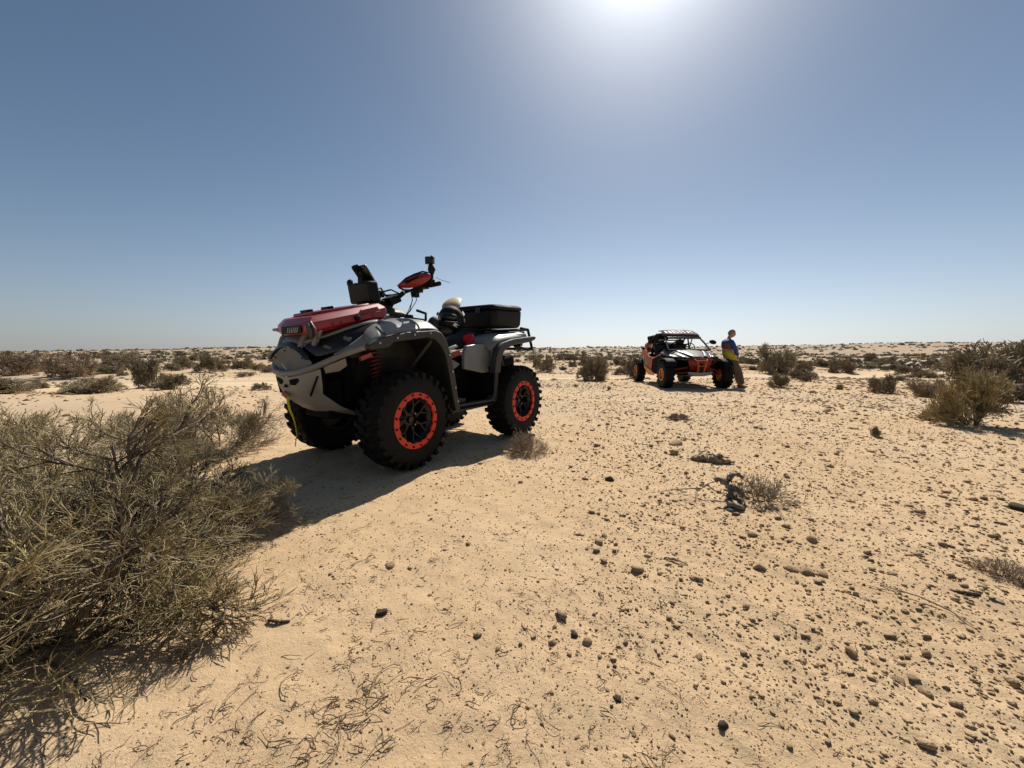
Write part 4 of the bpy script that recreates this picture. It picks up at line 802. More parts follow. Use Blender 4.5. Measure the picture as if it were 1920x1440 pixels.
HM = Matrix.Translation((hx, hy, hz)) @ Euler((0, rad(14), rad(-38))).to_matrix().to_4x4()
hd = MB().ball((0, 0, 0), (.098, .078, .118), 22, 16)
hd.v = [(x * (1 if z > -.02 else 1 - .22 * (-.02 - z) / .1) + (.012 if z < -.03 and x > 0 else 0), y * (1 if z > -.02 else 1 - .3 * (-.02 - z) / .1), z) for x, y, z in hd.v]
ho = hd.xf(HM).build('head', M['skin'], person, sub=1)
MB().rows([[(.092, -.008, .02), (.096, 0, .022), (.092, .008, .02)], [(.096, -.015, -.015), (.122, 0, -.018), (.096, .015, -.015)], [(.09, -.012, -.028), (.10, 0, -.03), (.09, .012, -.028)]]).xf(HM).build('nose', M['skin'], ho, solid=.006, sub=1)
MB().plate([(.088, -.024, -.056), (.094, 0, -.053), (.088, .024, -.056), (.090, 0, -.062)], (.006, 0, 0)).xf(HM).build('mouth', mat('lips', (.28, .10, .08), .5), ho)
for s in (-1, 1):
    MB().ball((.078, s * .030, .012), (.014, .014, .009), 8, 6).xf(HM).build('eye', mat('eye_dark', (.05, .04, .035), .3), ho)
    MB().plate([(.085, s * .015, .034), (.078, s * .045, .036), (.076, s * .046, .030), (.086, s * .015, .028)], (.008, 0, 0)).xf(HM).build('eyebrow', M['hair'], ho)
    MB().ball((-.005, s * .080, -.005), (.022, .010, .032), 10, 8).xf(HM).build('ear', M['skin'], ho)
hr_ = MB().ball((-.008, 0, .006), (.101, .083, .122), 22, 16)
keep = [f for f in hr_.f if all(hr_.v[i][2] > (.055 if hr_.v[i][0] > .03 else (-.045 if hr_.v[i][0] < -.02 else .01)) for i in f)]
hr_.f = keep; hr_.xf(HM).build('hair', M['hair'], ho, solid=.004)
#@@PERSONEND
# ------------------------------------------------------------------ desert shrubs
F_PX, PIT = 720.0, rad(4.65)
def gp(px, py, z=None):                                          # where a spot of the photograph (1920 x 1440) lies on the ground; used for laying out positions
    b = (720 - py) / F_PX; a = (px - 960) / F_PX; d = np.array([a, math.cos(PIT) + b * math.sin(PIT), b * math.cos(PIT) - math.sin(PIT)])
    t = CAM_Z / -d[2] if d[2] < -1e-4 else 400.0
    for _ in range(12):
        h = gh(d[0] * t, d[1] * t); t2 = (CAM_Z - h) / max(-d[2], 1e-4); t = .5 * t + .5 * min(t2, 900)
    return float(d[0] * t), float(d[1] * t)
def norm(v): return v / np.maximum(np.linalg.norm(v, axis=-1, keepdims=True), 1e-9)
def tubes(P, R, n=3):
    """P (N,K,3) polylines, R (N,K) radii -> verts, quad faces"""
    N, K, _ = P.shape; T = np.empty_like(P); T[:, 1:-1] = P[:, 2:] - P[:, :-2]; T[:, 0] = P[:, 1] - P[:, 0]; T[:, -1] = P[:, -1] - P[:, -2]; T = norm(T)
    ref = np.where(np.abs(T[..., 2:3]) > .9, np.array([1., 0, 0]), np.array([0, 0, 1.])); A = norm(np.cross(T, ref)); B = np.cross(T, A)
    an = np.arange(n) * 2 * np.pi / n
    V = P[:, :, None] + R[:, :, None, None] * (A[:, :, None] * np.cos(an)[None, None, :, None] + B[:, :, None] * np.sin(an)[None, None, :, None])
    idx = np.arange(N * K * n).reshape(N, K, n); a = idx[:, :-1]; b = np.roll(a, -1, 2); c = idx[:, 1:]; d = np.roll(c, -1, 2)
    return V.reshape(-1, 3), np.stack([a, b, d, c], -1).reshape(-1, 4)
def grow(rs, P, per, L, ang, up, K, t0=.25, curl=.25, cdir=None):
    """per children on every polyline"""
    N = len(P); k = P.shape[1]; idx = np.repeat(np.arange(N), per); M_ = len(idx)
    t = rs.uniform(t0, 1.0, M_) * (k - 1); i = np.minimum(t.astype(int), k - 2); f = (t - i)[:, None]
    p0 = P[idx, i] * (1 - f) + P[idx, i + 1] * f; T = norm(P[idx, i + 1] - P[idx, i])
    rnd = norm(rs.normal(size=(M_, 3))); perp = norm(np.cross(T, rnd)); a = np.radians(rs.uniform(ang[0], ang[1], M_))[:, None]
    D = norm(T * np.cos(a) + perp * np.sin(a) + np.array([0, 0, 1.]) * up)
    Ls = rs.uniform(L[0], L[1], M_) * (1.15 - .35 * t / (k - 1))
    out = np.empty((M_, K, 3)); out[:, 0] = p0; cur = D; cv = norm(rs.normal(size=(M_, 3))) * curl / (K - 1)
    for j in range(1, K):
        cur = norm(cur + cv + np.array([0, 0, 1.]) * up * .25 + rs.normal(size=(M_, 3)) * .06); out[:, j] = out[:, j - 1] + cur * (Ls / (K - 1))[:, None]
    return out
def make_shrub(seed, h=.75, rad_=.7, stems=9, per=(6, 6, 5, 4), lens=(.30, .20, .13, .10), r0=.010, tip=.0014, spread=1.0, squash=1.0, K0=7):
    rs = np.random.RandomState(seed)
    az = np.arange(stems) * 2 * np.pi / stems + rs.uniform(-.4, .4, stems); el = np.radians(np.where(rs.rand(stems) < .4, rs.uniform(8, 28, stems), rs.uniform(28, 80, stems)))
    D = np.stack([np.cos(az) * np.cos(el) * spread, np.sin(az) * np.cos(el) * spread, np.sin(el)], -1)
    L = .72 * np.sqrt((rad_ * np.cos(el)) ** 2 + (h * np.sin(el)) ** 2) * rs.uniform(.8, 1.05, stems)
    P = np.empty((stems, K0, 3)); P[:, 0] = np.stack([np.cos(az), np.sin(az), np.zeros(stems)], -1) * .03 - np.array([0, 0, .03]); cur = norm(D); cv = norm(rs.normal(size=(stems, 3))) * .10
    for j in range(1, K0): cur = norm(cur + cv + rs.normal(size=(stems, 3)) * .10 + np.array([0, 0, .035])); P[:, j] = P[:, j - 1] + cur * (L / (K0 - 1))[:, None]
    stemv = [tubes(P, np.linspace(r0, r0 * .35, K0)[None].repeat(stems, 0), 5)]; lev = P; rr = r0 * .45; fol = []
    for q, (pr, ln) in enumerate(zip(per, lens)):
        last = q >= len(per) - 2
        K = 4 if not last else 3
        C_ = grow(rs, lev, pr, (ln * .6, ln * 1.15), (18, 55) if q < 2 else (12, 45), .10 if q < 2 else .16, K, t0=.2 if q else .15, curl=.55)
        C_[..., 2] = np.maximum(C_[..., 2], .012 + rs.rand(len(C_))[:, None] * .02)
        R_ = np.linspace(max(rr, tip), max(rr * .5, tip * .8), K)[None].repeat(len(C_), 0)
        (fol if last else stemv).append(tubes(C_, R_, 3)); lev = C_; rr *= .55
    def join(L_):
        o = 0; V = []; F = []
        for v, f in L_: V.append(v); F.append(f + o); o += len(v)
        return np.vstack(V) * np.array([1, 1, squash]), np.vstack(F)
    return join(stemv), join(fol)
M['bark'] = mat('shrub_bark', (.165, .122, .088), .85, var=.35, vscale=12, island=.3)
M['twig'] = mat('green_brown_twig', (.355, .280, .135), .6, var=.30, vscale=3, island=.40)
M['twig2'] = mat('olive_twig', (.290, .235, .142), .7, var=.30, vscale=3, island=.35)
M['twig3'] = mat('brown_twig', (.300, .220, .142), .75, var=.30, vscale=3, island=.35)
def shrub_thing(meshes, x, y, s, rz, label, group=None, name='desert_shrub', sz=1.0, dz=0, cat='shrub'):
    o = empty(name, (x, y, gh(x, y) - .01 + dz), rz, label=label, cat=cat, group=group); o.scale = (s, s, s * sz)
    a = bpy.data.objects.new('stem', meshes[0]); b = bpy.data.objects.new('foliage', meshes[1])
    for k in (a, b): C.objects.link(k); k.parent = o
    return o
def shrub_meshes(tagname, twig, **k):
    (v, f), (v2, f2) = make_shrub(**k); return np_mesh(tagname + '_stem', v, f, M['bark']), np_mesh(tagname + '_twigs', v2, f2, twig), float(np.percentile(np.hypot(v2[:, 0], v2[:, 1]), 93)), float(np.percentile(v2[:, 2], 97))
# big shrub in the left foreground and its neighbours
bigA = shrub_meshes('big_a', M['twig'], seed=11, h=.92, rad_=.80, stems=15, per=(5, 5, 4, 3, 3), lens=(.27, .18, .110, .070, .052), r0=.019, tip=.00125)
shrub_thing(bigA, -1.58, 1.42, 1.02, 20, 'big wiry green-brown shrub filling the left foreground, nearest the camera', sz=.80)
bigB = shrub_meshes('big_b', M['twig'], seed=12, h=.92, rad_=.62, stems=10, per=(5, 5, 4, 3, 3), lens=(.26, .17, .10, .066, .05), r0=.012, tip=.00125)
shrub_thing(bigB, -2.50, 1.80, 1.0, 70, 'tall wiry shrub at the left edge behind the big foreground shrub', sz=.80)
bigD = shrub_meshes('big_d', M['twig'], seed=16, h=.42, rad_=.55, stems=12, per=(5, 5, 4, 3), lens=(.20, .13, .085, .06), r0=.010, tip=.0013)
shrub_thing(bigD, -1.56, .93, 1.35, 0, 'low dense shrub at the lower left edge in front of the big foreground shrub', sz=.8)
shrub_thing(bigD, -1.42, 1.82, .78, 200, 'yellowish low shrub reaching into the shadow of the quad bike', sz=.85)
midC = shrub_meshes('mid_c', M['twig2'], seed=13, h=.70, rad_=.60, stems=10, per=(5, 5, 4, 4), lens=(.22, .15, .10, .075), r0=.009, tip=.0018)
shrub_thing(midC, -2.75, 3.55, 1.0, 0, 'loose green-brown shrub left of the quad bike front wheel', sz=1.0)
shrub_thing(midC, -2.55, 3.0, .55, 140, 'low twiggy shrub on the pale sand just left of the quad bike shadow', sz=.8)
shrub_thing(midC, -3.6, 3.9, .85, 220, 'airy shrub behind the big foreground shrub at the left', sz=1.0)
tuft = shrub_meshes('tuft', M['twig3'], seed=14, h=.34, rad_=.20, stems=40, per=(3, 3, 3), lens=(.12, .09, .07), r0=.0035, tip=.0017, K0=5)
x_, y_ = gp(990, 848); shrub_thing(tuft, x_, y_, .78, 0, 'small dry brown tussock beside the rear wheel of the quad bike', name='dry_tussock', cat='tussock')
x_, y_ = gp(1885, 1075); shrub_thing(tuft, x_, y_, .42, 60, 'small leafless brown twiggy plant at the right edge of the foreground', name='dry_tussock', cat='tussock', sz=.7)
x_, y_ = gp(1428, 935); sp = shrub_meshes('spiky', M['twig2'], seed=15, h=.16, rad_=.30, stems=14, per=(4, 4, 3), lens=(.12, .08, .05), r0=.005, tip=.002, K0=5)
shrub_thing(sp, x_, y_, .72, 0, 'low sprawling half-dead bush next to the grey twisted root', name='dead_bush', cat='bush')
# the shrubs of the plain: eight shapes, copied
vars_ = []
for i in range(7):
    tw = (M['twig2'], M['twig3'], M['twig2'], M['twig'])[i % 4]
    vars_.append(shrub_meshes('plain_%d' % i, tw, seed=30 + i, h=.95, rad_=(.95, 1.2, .8, 1.0)[i % 4], stems=11, per=(6, 5, 4, 4), lens=(.34, .25, .18, .13), r0=.014, tip=.0060, K0=6))
def plain(px, py, wpx, hpx, label, group=None, v=None, rng=random.Random(3)):
    x, y = gp(px, py); dist = y * math.cos(PIT) + .1
    wd = wpx / F_PX * dist / 2 * .92; ht = hpx / F_PX * dist; v = rng.randrange(7) if v is None else v
    k = wd / vars_[v][2]; ht *= .88
    return shrub_thing(vars_[v], x, y, k, rng.uniform(0, 360), label, group, sz=max(.35, min(2.2, ht / (k * vars_[v][3]))))
BIG = [(1826, 795, 128, 105, 'broad olive shrub with a dark base, nearest on the right side', 3), (1905, 742, 190, 108, 'tall dark shrub at the right edge rising above the horizon', 2),
       (1738, 742, 66, 34, 'low flat shrub left of the broad olive shrub on the right', 1), (1657, 735, 46, 36, 'pale green rounded shrub alone on the open sand at right', 0),
       (1453, 700, 64, 52, 'dense dark rounded shrub right of the leaning person, above the horizon', 6), (1458, 725, 36, 28, 'small bush directly in front of the dense dark rounded shrub', 2),
       (1504, 698, 34, 24, 'grey-brown shrub just right of the dense dark rounded shrub', 1), (1507, 714, 26, 14, 'sparse little bush on bare sand right of the dark rounded shrub', 5),
       (1576, 697, 48, 28, 'wide dark shrub in the middle of the right-hand plain', 1), (1595, 683, 28, 15, 'small dark shrub touching the wide dark shrub from behind', 0),
       (1660, 687, 40, 20, 'dark domed shrub behind the pale green rounded shrub', 6), (1708, 702, 46, 20, 'flat brown shrub between the dark domed shrub and the right edge', 5),
       (1744, 684, 20, 11, 'little round bush far right under the horizon', 4), (1633, 677, 22, 17, 'upright little bush poking up near the horizon at right', 2),
       (1110, 713, 60, 50, 'rounded grey-green shrub beside the sand track between the two vehicles', 6), (1163, 703, 28, 15, 'low tufty bush left of the rear wheel of the buggy', 5),
       (1188, 708, 30, 38, 'shrub partly hidden behind the rear wheel of the buggy', 2), (1028, 687, 22, 18, 'small reddish bush just right of the rear bumper of the quad bike', 1),
       (1008, 688, 20, 19, 'small olive bush against the rear bumper of the quad bike', 3), (1075, 688, 18, 14, 'small bush behind the rounded grey-green shrub', 0),
       (130, 709, 88, 46, 'large dark bushy shrub left of centre on the left-hand plain', 1), (26, 706, 76, 44, 'dark spreading shrub at the far left edge of the plain', 5),
       (283, 728, 52, 56, 'tall brown shrub rising behind the big foreground shrub', 2), (240, 696, 52, 34, 'dark dense shrub left behind the tall brown shrub', 6),
       (340, 693, 36, 24, 'mid-brown shrub between the dark shrubs on the left plain', 4), (395, 698, 52, 36, 'rounded dark shrub nearest the nose of the quad bike', 2),
       (460, 693, 38, 22, 'bushy shrub directly left of the quad bike front', 0), (215, 684, 44, 18, 'long low shrub under the horizon on the left', 1),
       (170, 728, 40, 18, 'low pale bush on bare sand behind the foreground shrub', 5), (32, 737, 36, 12, 'flat dark bush low at the far left', 1),
       (491, 732, 34, 14, 'small scrubby bush left of the quad bike far wheel', 5), (462, 706, 32, 8, 'creeping brown bush on the sand left of the quad bike', 1),
       (319, 717, 14, 10, 'tiny round bush alone on the pale sand, left plain', 6), (346, 712, 12, 7, 'tiny flat bush right of the round one, left plain', 4),
       (1642, 818, 16, 26, 'thin upright sprig on the gravel at right', 4), (1574, 729, 11, 10, 'tiny dark bush on open gravel right of the person', 6), (1142, 730, 7, 7, 'tiny ball-shaped bush on the gravel left of the buggy', 6),
       (1270, 785, 44, 12, 'pale dry creeping plant on the gravel in front of the buggy', 5)]
for px, py, a, b, lab, v in BIG: plain(px, py, a, b, lab, v=v)
rng = random.Random(8); placed = [gp(p[0], p[1]) for p in BIG]; n_ = 0; tries = 0
GL = 'scrubby brown-green bush scattered over the plain towards the horizon'
while n_ < 262 and tries < 9000:
    tries += 1
    th = rad(rng.uniform(-54, 54)); r = 14 * (120 / 14) ** rng.random()
    x, y = r * math.sin(th), r * math.cos(th)
    if y < 8 or abs(float(track_d(x, y))) < 1.7 and x > -14: continue
    if (-5 < x < 9 and y < 16) or (x > 2 and y < 13.5) or (-9 < x < -3 and y < 17 and rng.random() < .8): continue
    if any((x - a) ** 2 + (y - b) ** 2 < (.06 * r) ** 2 for a, b in placed): continue
    placed.append((x, y)); v = rng.randrange(7); s = rng.uniform(.30, .95) * (.7 + .3 * rng.random())
    if r > 60: s *= 1.15
    side = 'left of the quad bike' if x < -.25 * y else ('between the quad bike and the buggy' if x < .36 * y else 'right of the leaning person'); far_ = 'small scrub bush far off near the horizon ' if r > 45 else 'scrubby brown-green bush on the middle plain '
    shrub_thing(vars_[v], x, y, s, rng.uniform(0, 360), far_ + side, group=('distant' if r > 45 else 'middle distance') + ' scrub bushes ' + side, sz=rng.uniform(.55, .95)); n_ += 1
# beyond those the scrub reads as one speckled mass: small clumps of twigs joined as one object
def far_scrub():
    rs = np.random.RandomState(4); V = []; F = []; o = 0
    protos = []
    for i in range(6):
        q = np.random.RandomState(50 + i); N = 26; d = norm(q.normal(size=(N, 3)) * np.array([1, 1, .6]) + np.array([0, 0, .45])); L = q.uniform(.5, 1.0, N)
        p = d * (L * .45)[:, None]; p[:, 2] = np.abs(p[:, 2]); e = norm(q.normal(size=(N, 3))) * .20; e2 = norm(np.cross(e, q.normal(size=(N, 3)))) * .14
        v = np.stack([p - e, p + e2, p + e, p - e2], 1).reshape(-1, 3); v[:, 2] = np.maximum(v[:, 2], 0); f = np.arange(N * 4).reshape(-1, 4); protos.append((v, f))
    n = 11000; th = np.radians(rs.uniform(-62, 62, n)); r = 38 * (520 / 38) ** (rs.rand(n) ** .68); x = r * np.sin(th); y = r * np.cos(th)
    den = vnoise(x / 26, y / 26, 21) + .35 * vnoise(x / 7, y / 7, 22); keep = (den + rs.uniform(-.3, .3, n) > -.15 - .08 * sst(-th, .2, .6)) & (y > 20); x = x[keep]; y = y[keep]; z = ground_h(x, y)
    s = rs.uniform(.4, 1.2, len(x)) * (1 + .9 * sst(np.hypot(x, y), 90, 400)) * np.where(rs.rand(len(x)) < .15, 1.7, 1)
    for i in range(len(x)):
        v, f = protos[i % 6]; a = rs.uniform(0, 6.28); c, sn = math.cos(a), math.sin(a)
        w_ = v @ np.array([[c, sn, 0], [-sn, c, 0], [0, 0, .8]]) * s[i] + np.array([x[i], y[i], z[i] - .03]); V.append(w_); F.append(f + o); o += len(v)
    ob = np_obj('distant_scrub', np.vstack(V), np.vstack(F), M['twig2']); tag(ob, kind='stuff', label='speckle of small dark bushes covering the plain out to the horizon')
far_scrub()
#@@SHRUBSEND
# ------------------------------------------------------------------ stones, gravel, twigs
M['stone'] = mat('brown_stone', (.440, .290, .160), .9, var=.3, vscale=60, bump=.8, bscale=160, island=.35, dust=.75, dustcol=(.50, .37, .22))
M['stone_d'] = mat('dark_stone', (.085, .055, .034), .85, var=.3, vscale=60, bump=.8, bscale=160, dust=.2)
M['crumb'] = mat('gravel_grain', (.370, .250, .140), .9, var=.15, vscale=3, island=.55)
M['drytwig'] = mat('dry_twig', (.190, .130, .080), .8, var=.3, vscale=20, island=.35)
M['deadwood'] = mat('weathered_wood', (.330, .245, .155), .85, var=.4, vscale=30, bump=.8, bscale=70)
M['greyroot'] = mat('grey_root', (.150, .130, .112), .8, var=.6, vscale=30, bump=.8, bscale=60)
def ico(sub, seed, amp=.36, flat=.75, jag=.0):
    import bmesh
    bm = bmesh.new(); bmesh.ops.create_icosphere(bm, subdivisions=sub, radius=1); bm.verts.ensure_lookup_table()
    v = np.array([q.co[:] for q in bm.verts]); f = np.array([[w.index for w in q.verts] for q in bm.faces]); bm.free()
    rs = np.random.RandomState(seed); n = sum(np.sin(v @ (rs.normal(size=3) * k) + rs.rand() * 6.28) / k ** .8 for k in (1.6, 2.4, 3.5, 5.5, 8.0) for _ in range(2))
    v = v * np.clip(1 + amp * n, .55, 1.6)[:, None]
    for _ in range(7):                                           # a few broken faces
        d = norm(rs.normal(size=3)); c = rs.uniform(.55, .85); q = v @ d; v = v - np.maximum(q - c, 0)[:, None] * d * .85
    return v * np.array([1, rs.uniform(.7, .95), flat * rs.uniform(.75, 1.1)]), f
SV = [np_mesh('stone_shape', *ico(2, 60 + i), M['stone'], False) for i in range(9)]
SD = [np_mesh('dark_stone_shape', *ico(2, 80 + i), M['stone_d'], False) for i in range(3)]
def stone(x, y, s, meshes, rng, label, group=None, sink=.25, ax=None, name='stone', sx=1., sy=1., szz=1.):
    o = bpy.data.objects.new(name, rng.choice(meshes)); C.objects.link(o); o.location = (x, y, gh(x, y) + s * szz * (.55 - sink)); o.rotation_euler = (rng.uniform(-.3, .3), rng.uniform(-.3, .3), rng.uniform(0, 6.28) if ax is None else ax)
    o.scale = (s * sx, s * sy, s * szz); return tag(o, label, 'stone', group)
rng = random.Random(77)
NAMED = [(1078, 1190, 12, 'round dark brown stone, darkest of the group in the centre foreground', 1, 1), (1038, 1208, 10, 'small jagged stone left of the round dark brown stone', 0, 1), (1104, 1203, 10, 'crumbly stone right of the round dark brown stone', 0, 1),
         (1355, 1360, 15, 'dark lumpy stone near the bottom edge, right of centre', 1, 1), (1523, 1012, 10, 'upright tan stone below the low sprawling half-dead bush', 0, 1.2), (1600, 1228, 11, 'upright brown stone on the rippled sand at right', 0, 1.3),
         (1142, 900, 12, 'pointed dark stone alone on the sand right of the quad bike shadow', 1, 1), (1268, 830, 15, 'flat tan slab of stone in front of the buggy', 0, .5), (1264, 850, 10, 'pointed reddish stone just below the flat tan slab', 0, 1.2),
         (716, 1151, 12, 'dark stone alone on the sand below the quad bike shadow', 1, 1), (733, 1060, 10, 'reddish crumbling stone below the quad bike shadow', 0, .8), (1160, 1312, 9, 'small triangular dark stone near the bottom centre', 1, 1),
         (1481, 1068, 12, 'leftmost lump in the row of clods right of centre', 0, .8), (1510, 1072, 14, 'middle lump in the row of clods right of centre', 0, .8), (1545, 1078, 11, 'rightmost lump in the row of clods right of centre', 0, .8),
         (1425, 1064, 12, 'crumbly clod left of the row of clods', 0, .9), (1300, 1085, 9, 'rounded stone left of the crumbly clod', 0, 1), (1606, 1116, 10, 'larger dark stone above the upright brown stone', 1, .9), (1626, 1124, 7, 'small dark stone just right of the larger dark stone', 0, .9),
         (1675, 1076, 10, 'stone with pale top, upper of the right-hand pair', 0, .9), (1738, 1226, 12, 'blocky stone on the rippled sand towards the right edge', 0, 1.1), (1686, 1275, 13, 'largest clod of the cluster near the lower right', 0, .9), (1716, 1272, 11, 'second clod of the cluster near the lower right, beside the largest', 0, .9),
         (1738, 1298, 12, 'lone rounded clod below the cluster near the lower right', 0, .8), (1906, 952, 20, 'black jagged rock at the right edge of the picture', 1, .7), (1476, 986, 9, 'smooth brown stone below the sprawling bush', 0, 1), (1410, 1002, 10, 'brown stone left of the smooth brown stone below the bush', 0, .8)]
for px, py, s, lab, dk, szz in NAMED:
    x, y = gp(px, py); d = y + .05; r_ = s / F_PX * d
    stone(x, y, r_, SD if dk else SV, rng, lab, szz=szz * .85, sink=.28)
GS = 'small brown stone lying loose on the gravelly sand'
n_ = 0
while n_ < 272:
    px = rng.uniform(760, 1915); py = 745 + 690 * rng.random() ** 1.15
    if px < 1000 + 100 * rng.random() and rng.random() < .7: continue
    x, y = gp(px, py)
    if (x + .8) ** 2 + (y - 3.9) ** 2 < 1.7: continue
    s = rng.uniform(2.0, 5.2) * (1.5 if rng.random() < .14 else 1) / F_PX * (y + .05) * (1.0 if py > 900 else .95)
    zn = 'on the gravel near the buggy' if py < 860 else ('on the rippled sand at the right' if px > 1400 else ('in the centre of the foreground' if px > 1050 else 'on the open sand below the quad bike'))
    stone(x, y, min(s, .05), SV, rng, 'small brown stone lying loose ' + zn, 'small brown stones ' + zn, sink=.38, sx=rng.uniform(.8, 1.4), szz=rng.uniform(.6, 1.0)); n_ += 1
def scatter(name, n, meshes, pos, size, m, label, flat=(.6, 1.), elong=None):
    rs = np.random.RandomState(len(name) * 7 + n % 97); x, y = pos(rs, n); z = ground_h(x, y); s = size(rs, x, y); V = []; F = []; o = 0
    which = rs.randint(0, len(meshes), len(x))
    for k, (v, f) in enumerate(meshes):
        I = np.where(which == k)[0]; a = rs.uniform(0, 6.28, len(I)); c, sn = np.cos(a), np.sin(a)
        sc_ = np.stack([s[I] * rs.uniform(.8, 1.5, len(I)), s[I], s[I] * rs.uniform(flat[0], flat[1], len(I))], -1)
        W = v[None] * sc_[:, None]; X = W[..., 0] * c[:, None] - W[..., 1] * sn[:, None]; Y = W[..., 0] * sn[:, None] + W[..., 1] * c[:, None]
        W = np.stack([X + x[I][:, None], Y + y[I][:, None], W[..., 2] + (z[I] + .25 * s[I])[:, None]], -1)
        V.append(W.reshape(-1, 3)); F.append((f[None] + (np.arange(len(I)) * len(v))[:, None, None]).reshape(-1, 3) + o); o += len(I) * len(v)
    ob = np_obj(name, np.vstack(V), np.vstack(F), m); tag(ob, label, kind='stuff'); return ob
def oct_(seed):
    rs = np.random.RandomState(seed); v = np.array([[1, 0, 0], [0, 1, 0], [-1, 0, 0], [0, -1, 0], [0, 0, 1], [0, 0, -1.]]) * rs.uniform(.7, 1.2, (6, 1)) + rs.normal(size=(6, 3)) * .15
    return v, np.array([[0, 1, 4], [1, 2, 4], [2, 3, 4], [3, 0, 4], [1, 0, 5], [2, 1, 5], [3, 2, 5], [0, 3, 5]])
def pos_mid(rs, n):                                               # gravel field: right of the quad and out to the buggy
    th = np.radians(rs.uniform(-16, 56, n)); r = 1.1 * (15 / 1.1) ** (rs.rand(n) ** .8); x = r * np.sin(th); y = r * np.cos(th)
    az = np.degrees(th); w_ = np.clip(.12 + .9 * sst(az + r * 1.2, 2, 26), 0, 1) * np.clip(.45 + 1.3 * (vnoise(x / .5, y / .5, 31) + .7 * vnoise(x / 1.7, y / 1.7, 32)) + .35, .08, 1)
    ok = (rs.rand(n) < w_) & (np.abs(track_d(x, y)) > 1.3); return x[ok], y[ok]
scatter('gravel', 37000, [ico(1, 100 + i, amp=.32) for i in range(5)], pos_mid, lambda rs, x, y: np.clip(np.exp(rs.normal(-.75, .6, len(x))) * .0050 * np.hypot(x, y) ** .55, .0015, .028), M['stone'], 'loose brown gravel strewn over the sand right of the quad bike')
def pos_near(rs, n):
    th = np.radians(rs.uniform(-58, 58, n)); r = .65 * (7.5 / .65) ** (rs.rand(n) ** .8); x = r * np.sin(th); y = r * np.cos(th)
    w_ = np.clip(.55 + 1.2 * vnoise(x / .35, y / .35, 33) + .5 * sst(th, -.4, .5), .1, 1); ok = rs.rand(n) < w_; return x[ok], y[ok]
scatter('sand_crumbs', 56000, [oct_(i) for i in range(6)], pos_near, lambda rs, x, y: np.clip(np.exp(rs.normal(-.2, .45, len(x))) * .0017 * np.hypot(x, y) ** .7, .001, .008), M['crumb'], 'fine dark crumbs of grit peppered over the sand in the foreground')
def pos_far(rs, n):
    th = np.radians(rs.uniform(-58, 58, n)); r = 7 * (48 / 7) ** (rs.rand(n) ** .8); x = r * np.sin(th); y = r * np.cos(th)
    w_ = np.clip(.3 + 1.6 * vnoise(x / 2.2, y / 2.2, 34) + .3 * sst(x, 0, 6), .03, 1); ok = (rs.rand(n) < w_) & (np.abs(track_d(x, y)) > 1.5); return x[ok], y[ok]
scatter('distant_gravel', 30000, [oct_(20 + i) for i in range(5)], pos_far, lambda rs, x, y: np.exp(rs.normal(0, .45, len(x))) * .0017 * np.hypot(x, y), M['stone'], 'scattered gravel and clods on the plain beyond the buggy', flat=(.5, .8))
# curled dry twigs dropped on the sand, mostly in the left and centre foreground
def twig_line(rs, L, K=8):
    a = rs.uniform(0, 6.28); cv = rs.normal() * (.7 if rs.rand() < .5 else 2.3); p = np.zeros((K, 3)); 
    for j in range(1, K): a += cv / (K - 1) + rs.normal() * .30; p[j] = p[j - 1] + np.array([math.cos(a), math.sin(a), 0]) * L / (K - 1)
    p[:, 2] = np.abs(np.sin(np.linspace(0, np.pi * rs.uniform(.6, 1.6), K))) * L * rs.uniform(.0, .12); return p - p.mean(0) * np.array([1, 1, 0])
TW = []
for i in range(24):
    rs = np.random.RandomState(200 + i); L = rs.uniform(.05, .13); P = [twig_line(rs, L)]
    if rs.rand() < .5: q = twig_line(rs, L * .5); P.append(q - q[0] + P[0][3])
    v, f = tubes(np.stack(P), np.linspace(.0016, .0008, 8)[None].repeat(len(P), 0) * rs.uniform(.7, 1.2), 4); TW.append((v, f))
TM = [np_mesh('twig_shape', v, f, M['drytwig']) for v, f in TW]
rng = random.Random(31); n_ = 0; clumps = [(575, 1125), (640, 1330), (700, 1290), (860, 1360), (390, 1350), (330, 1220), (480, 1380), (640, 1350), (1010, 1120), (500, 1060), (690, 985)]
while n_ < 290:
    if rng.random() < .33: cx, cy = rng.choice(clumps); px = rng.gauss(cx, 32); py = rng.gauss(cy, 20)
    else: px = 180 + 1100 * rng.random() ** 1.2; py = rng.uniform(930, 1438)
    if py > 1438 or px < 100: continue
    x, y = gp(px, py)
    if (x + .8) ** 2 + (y - 3.9) ** 2 < 1.2: continue
    o = bpy.data.objects.new('dry_twig', rng.choice(TM)); C.objects.link(o); s = rng.uniform(.35, .95); o.scale = (s, s, 1); o.location = (x, y, gh(x, y) + .002); o.rotation_euler = (rng.uniform(-.1, .1), rng.uniform(-.1, .1), rng.uniform(0, 6.28))
    zn = 'beside the big foreground shrub' if px < 520 else ('in the tangle at the bottom centre' if py > 1220 and px < 900 else 'on the open sand right of the shrub')
    tag(o, 'thin curled dry twig lying ' + zn, 'twig', 'curled dry twigs ' + zn); n_ += 1
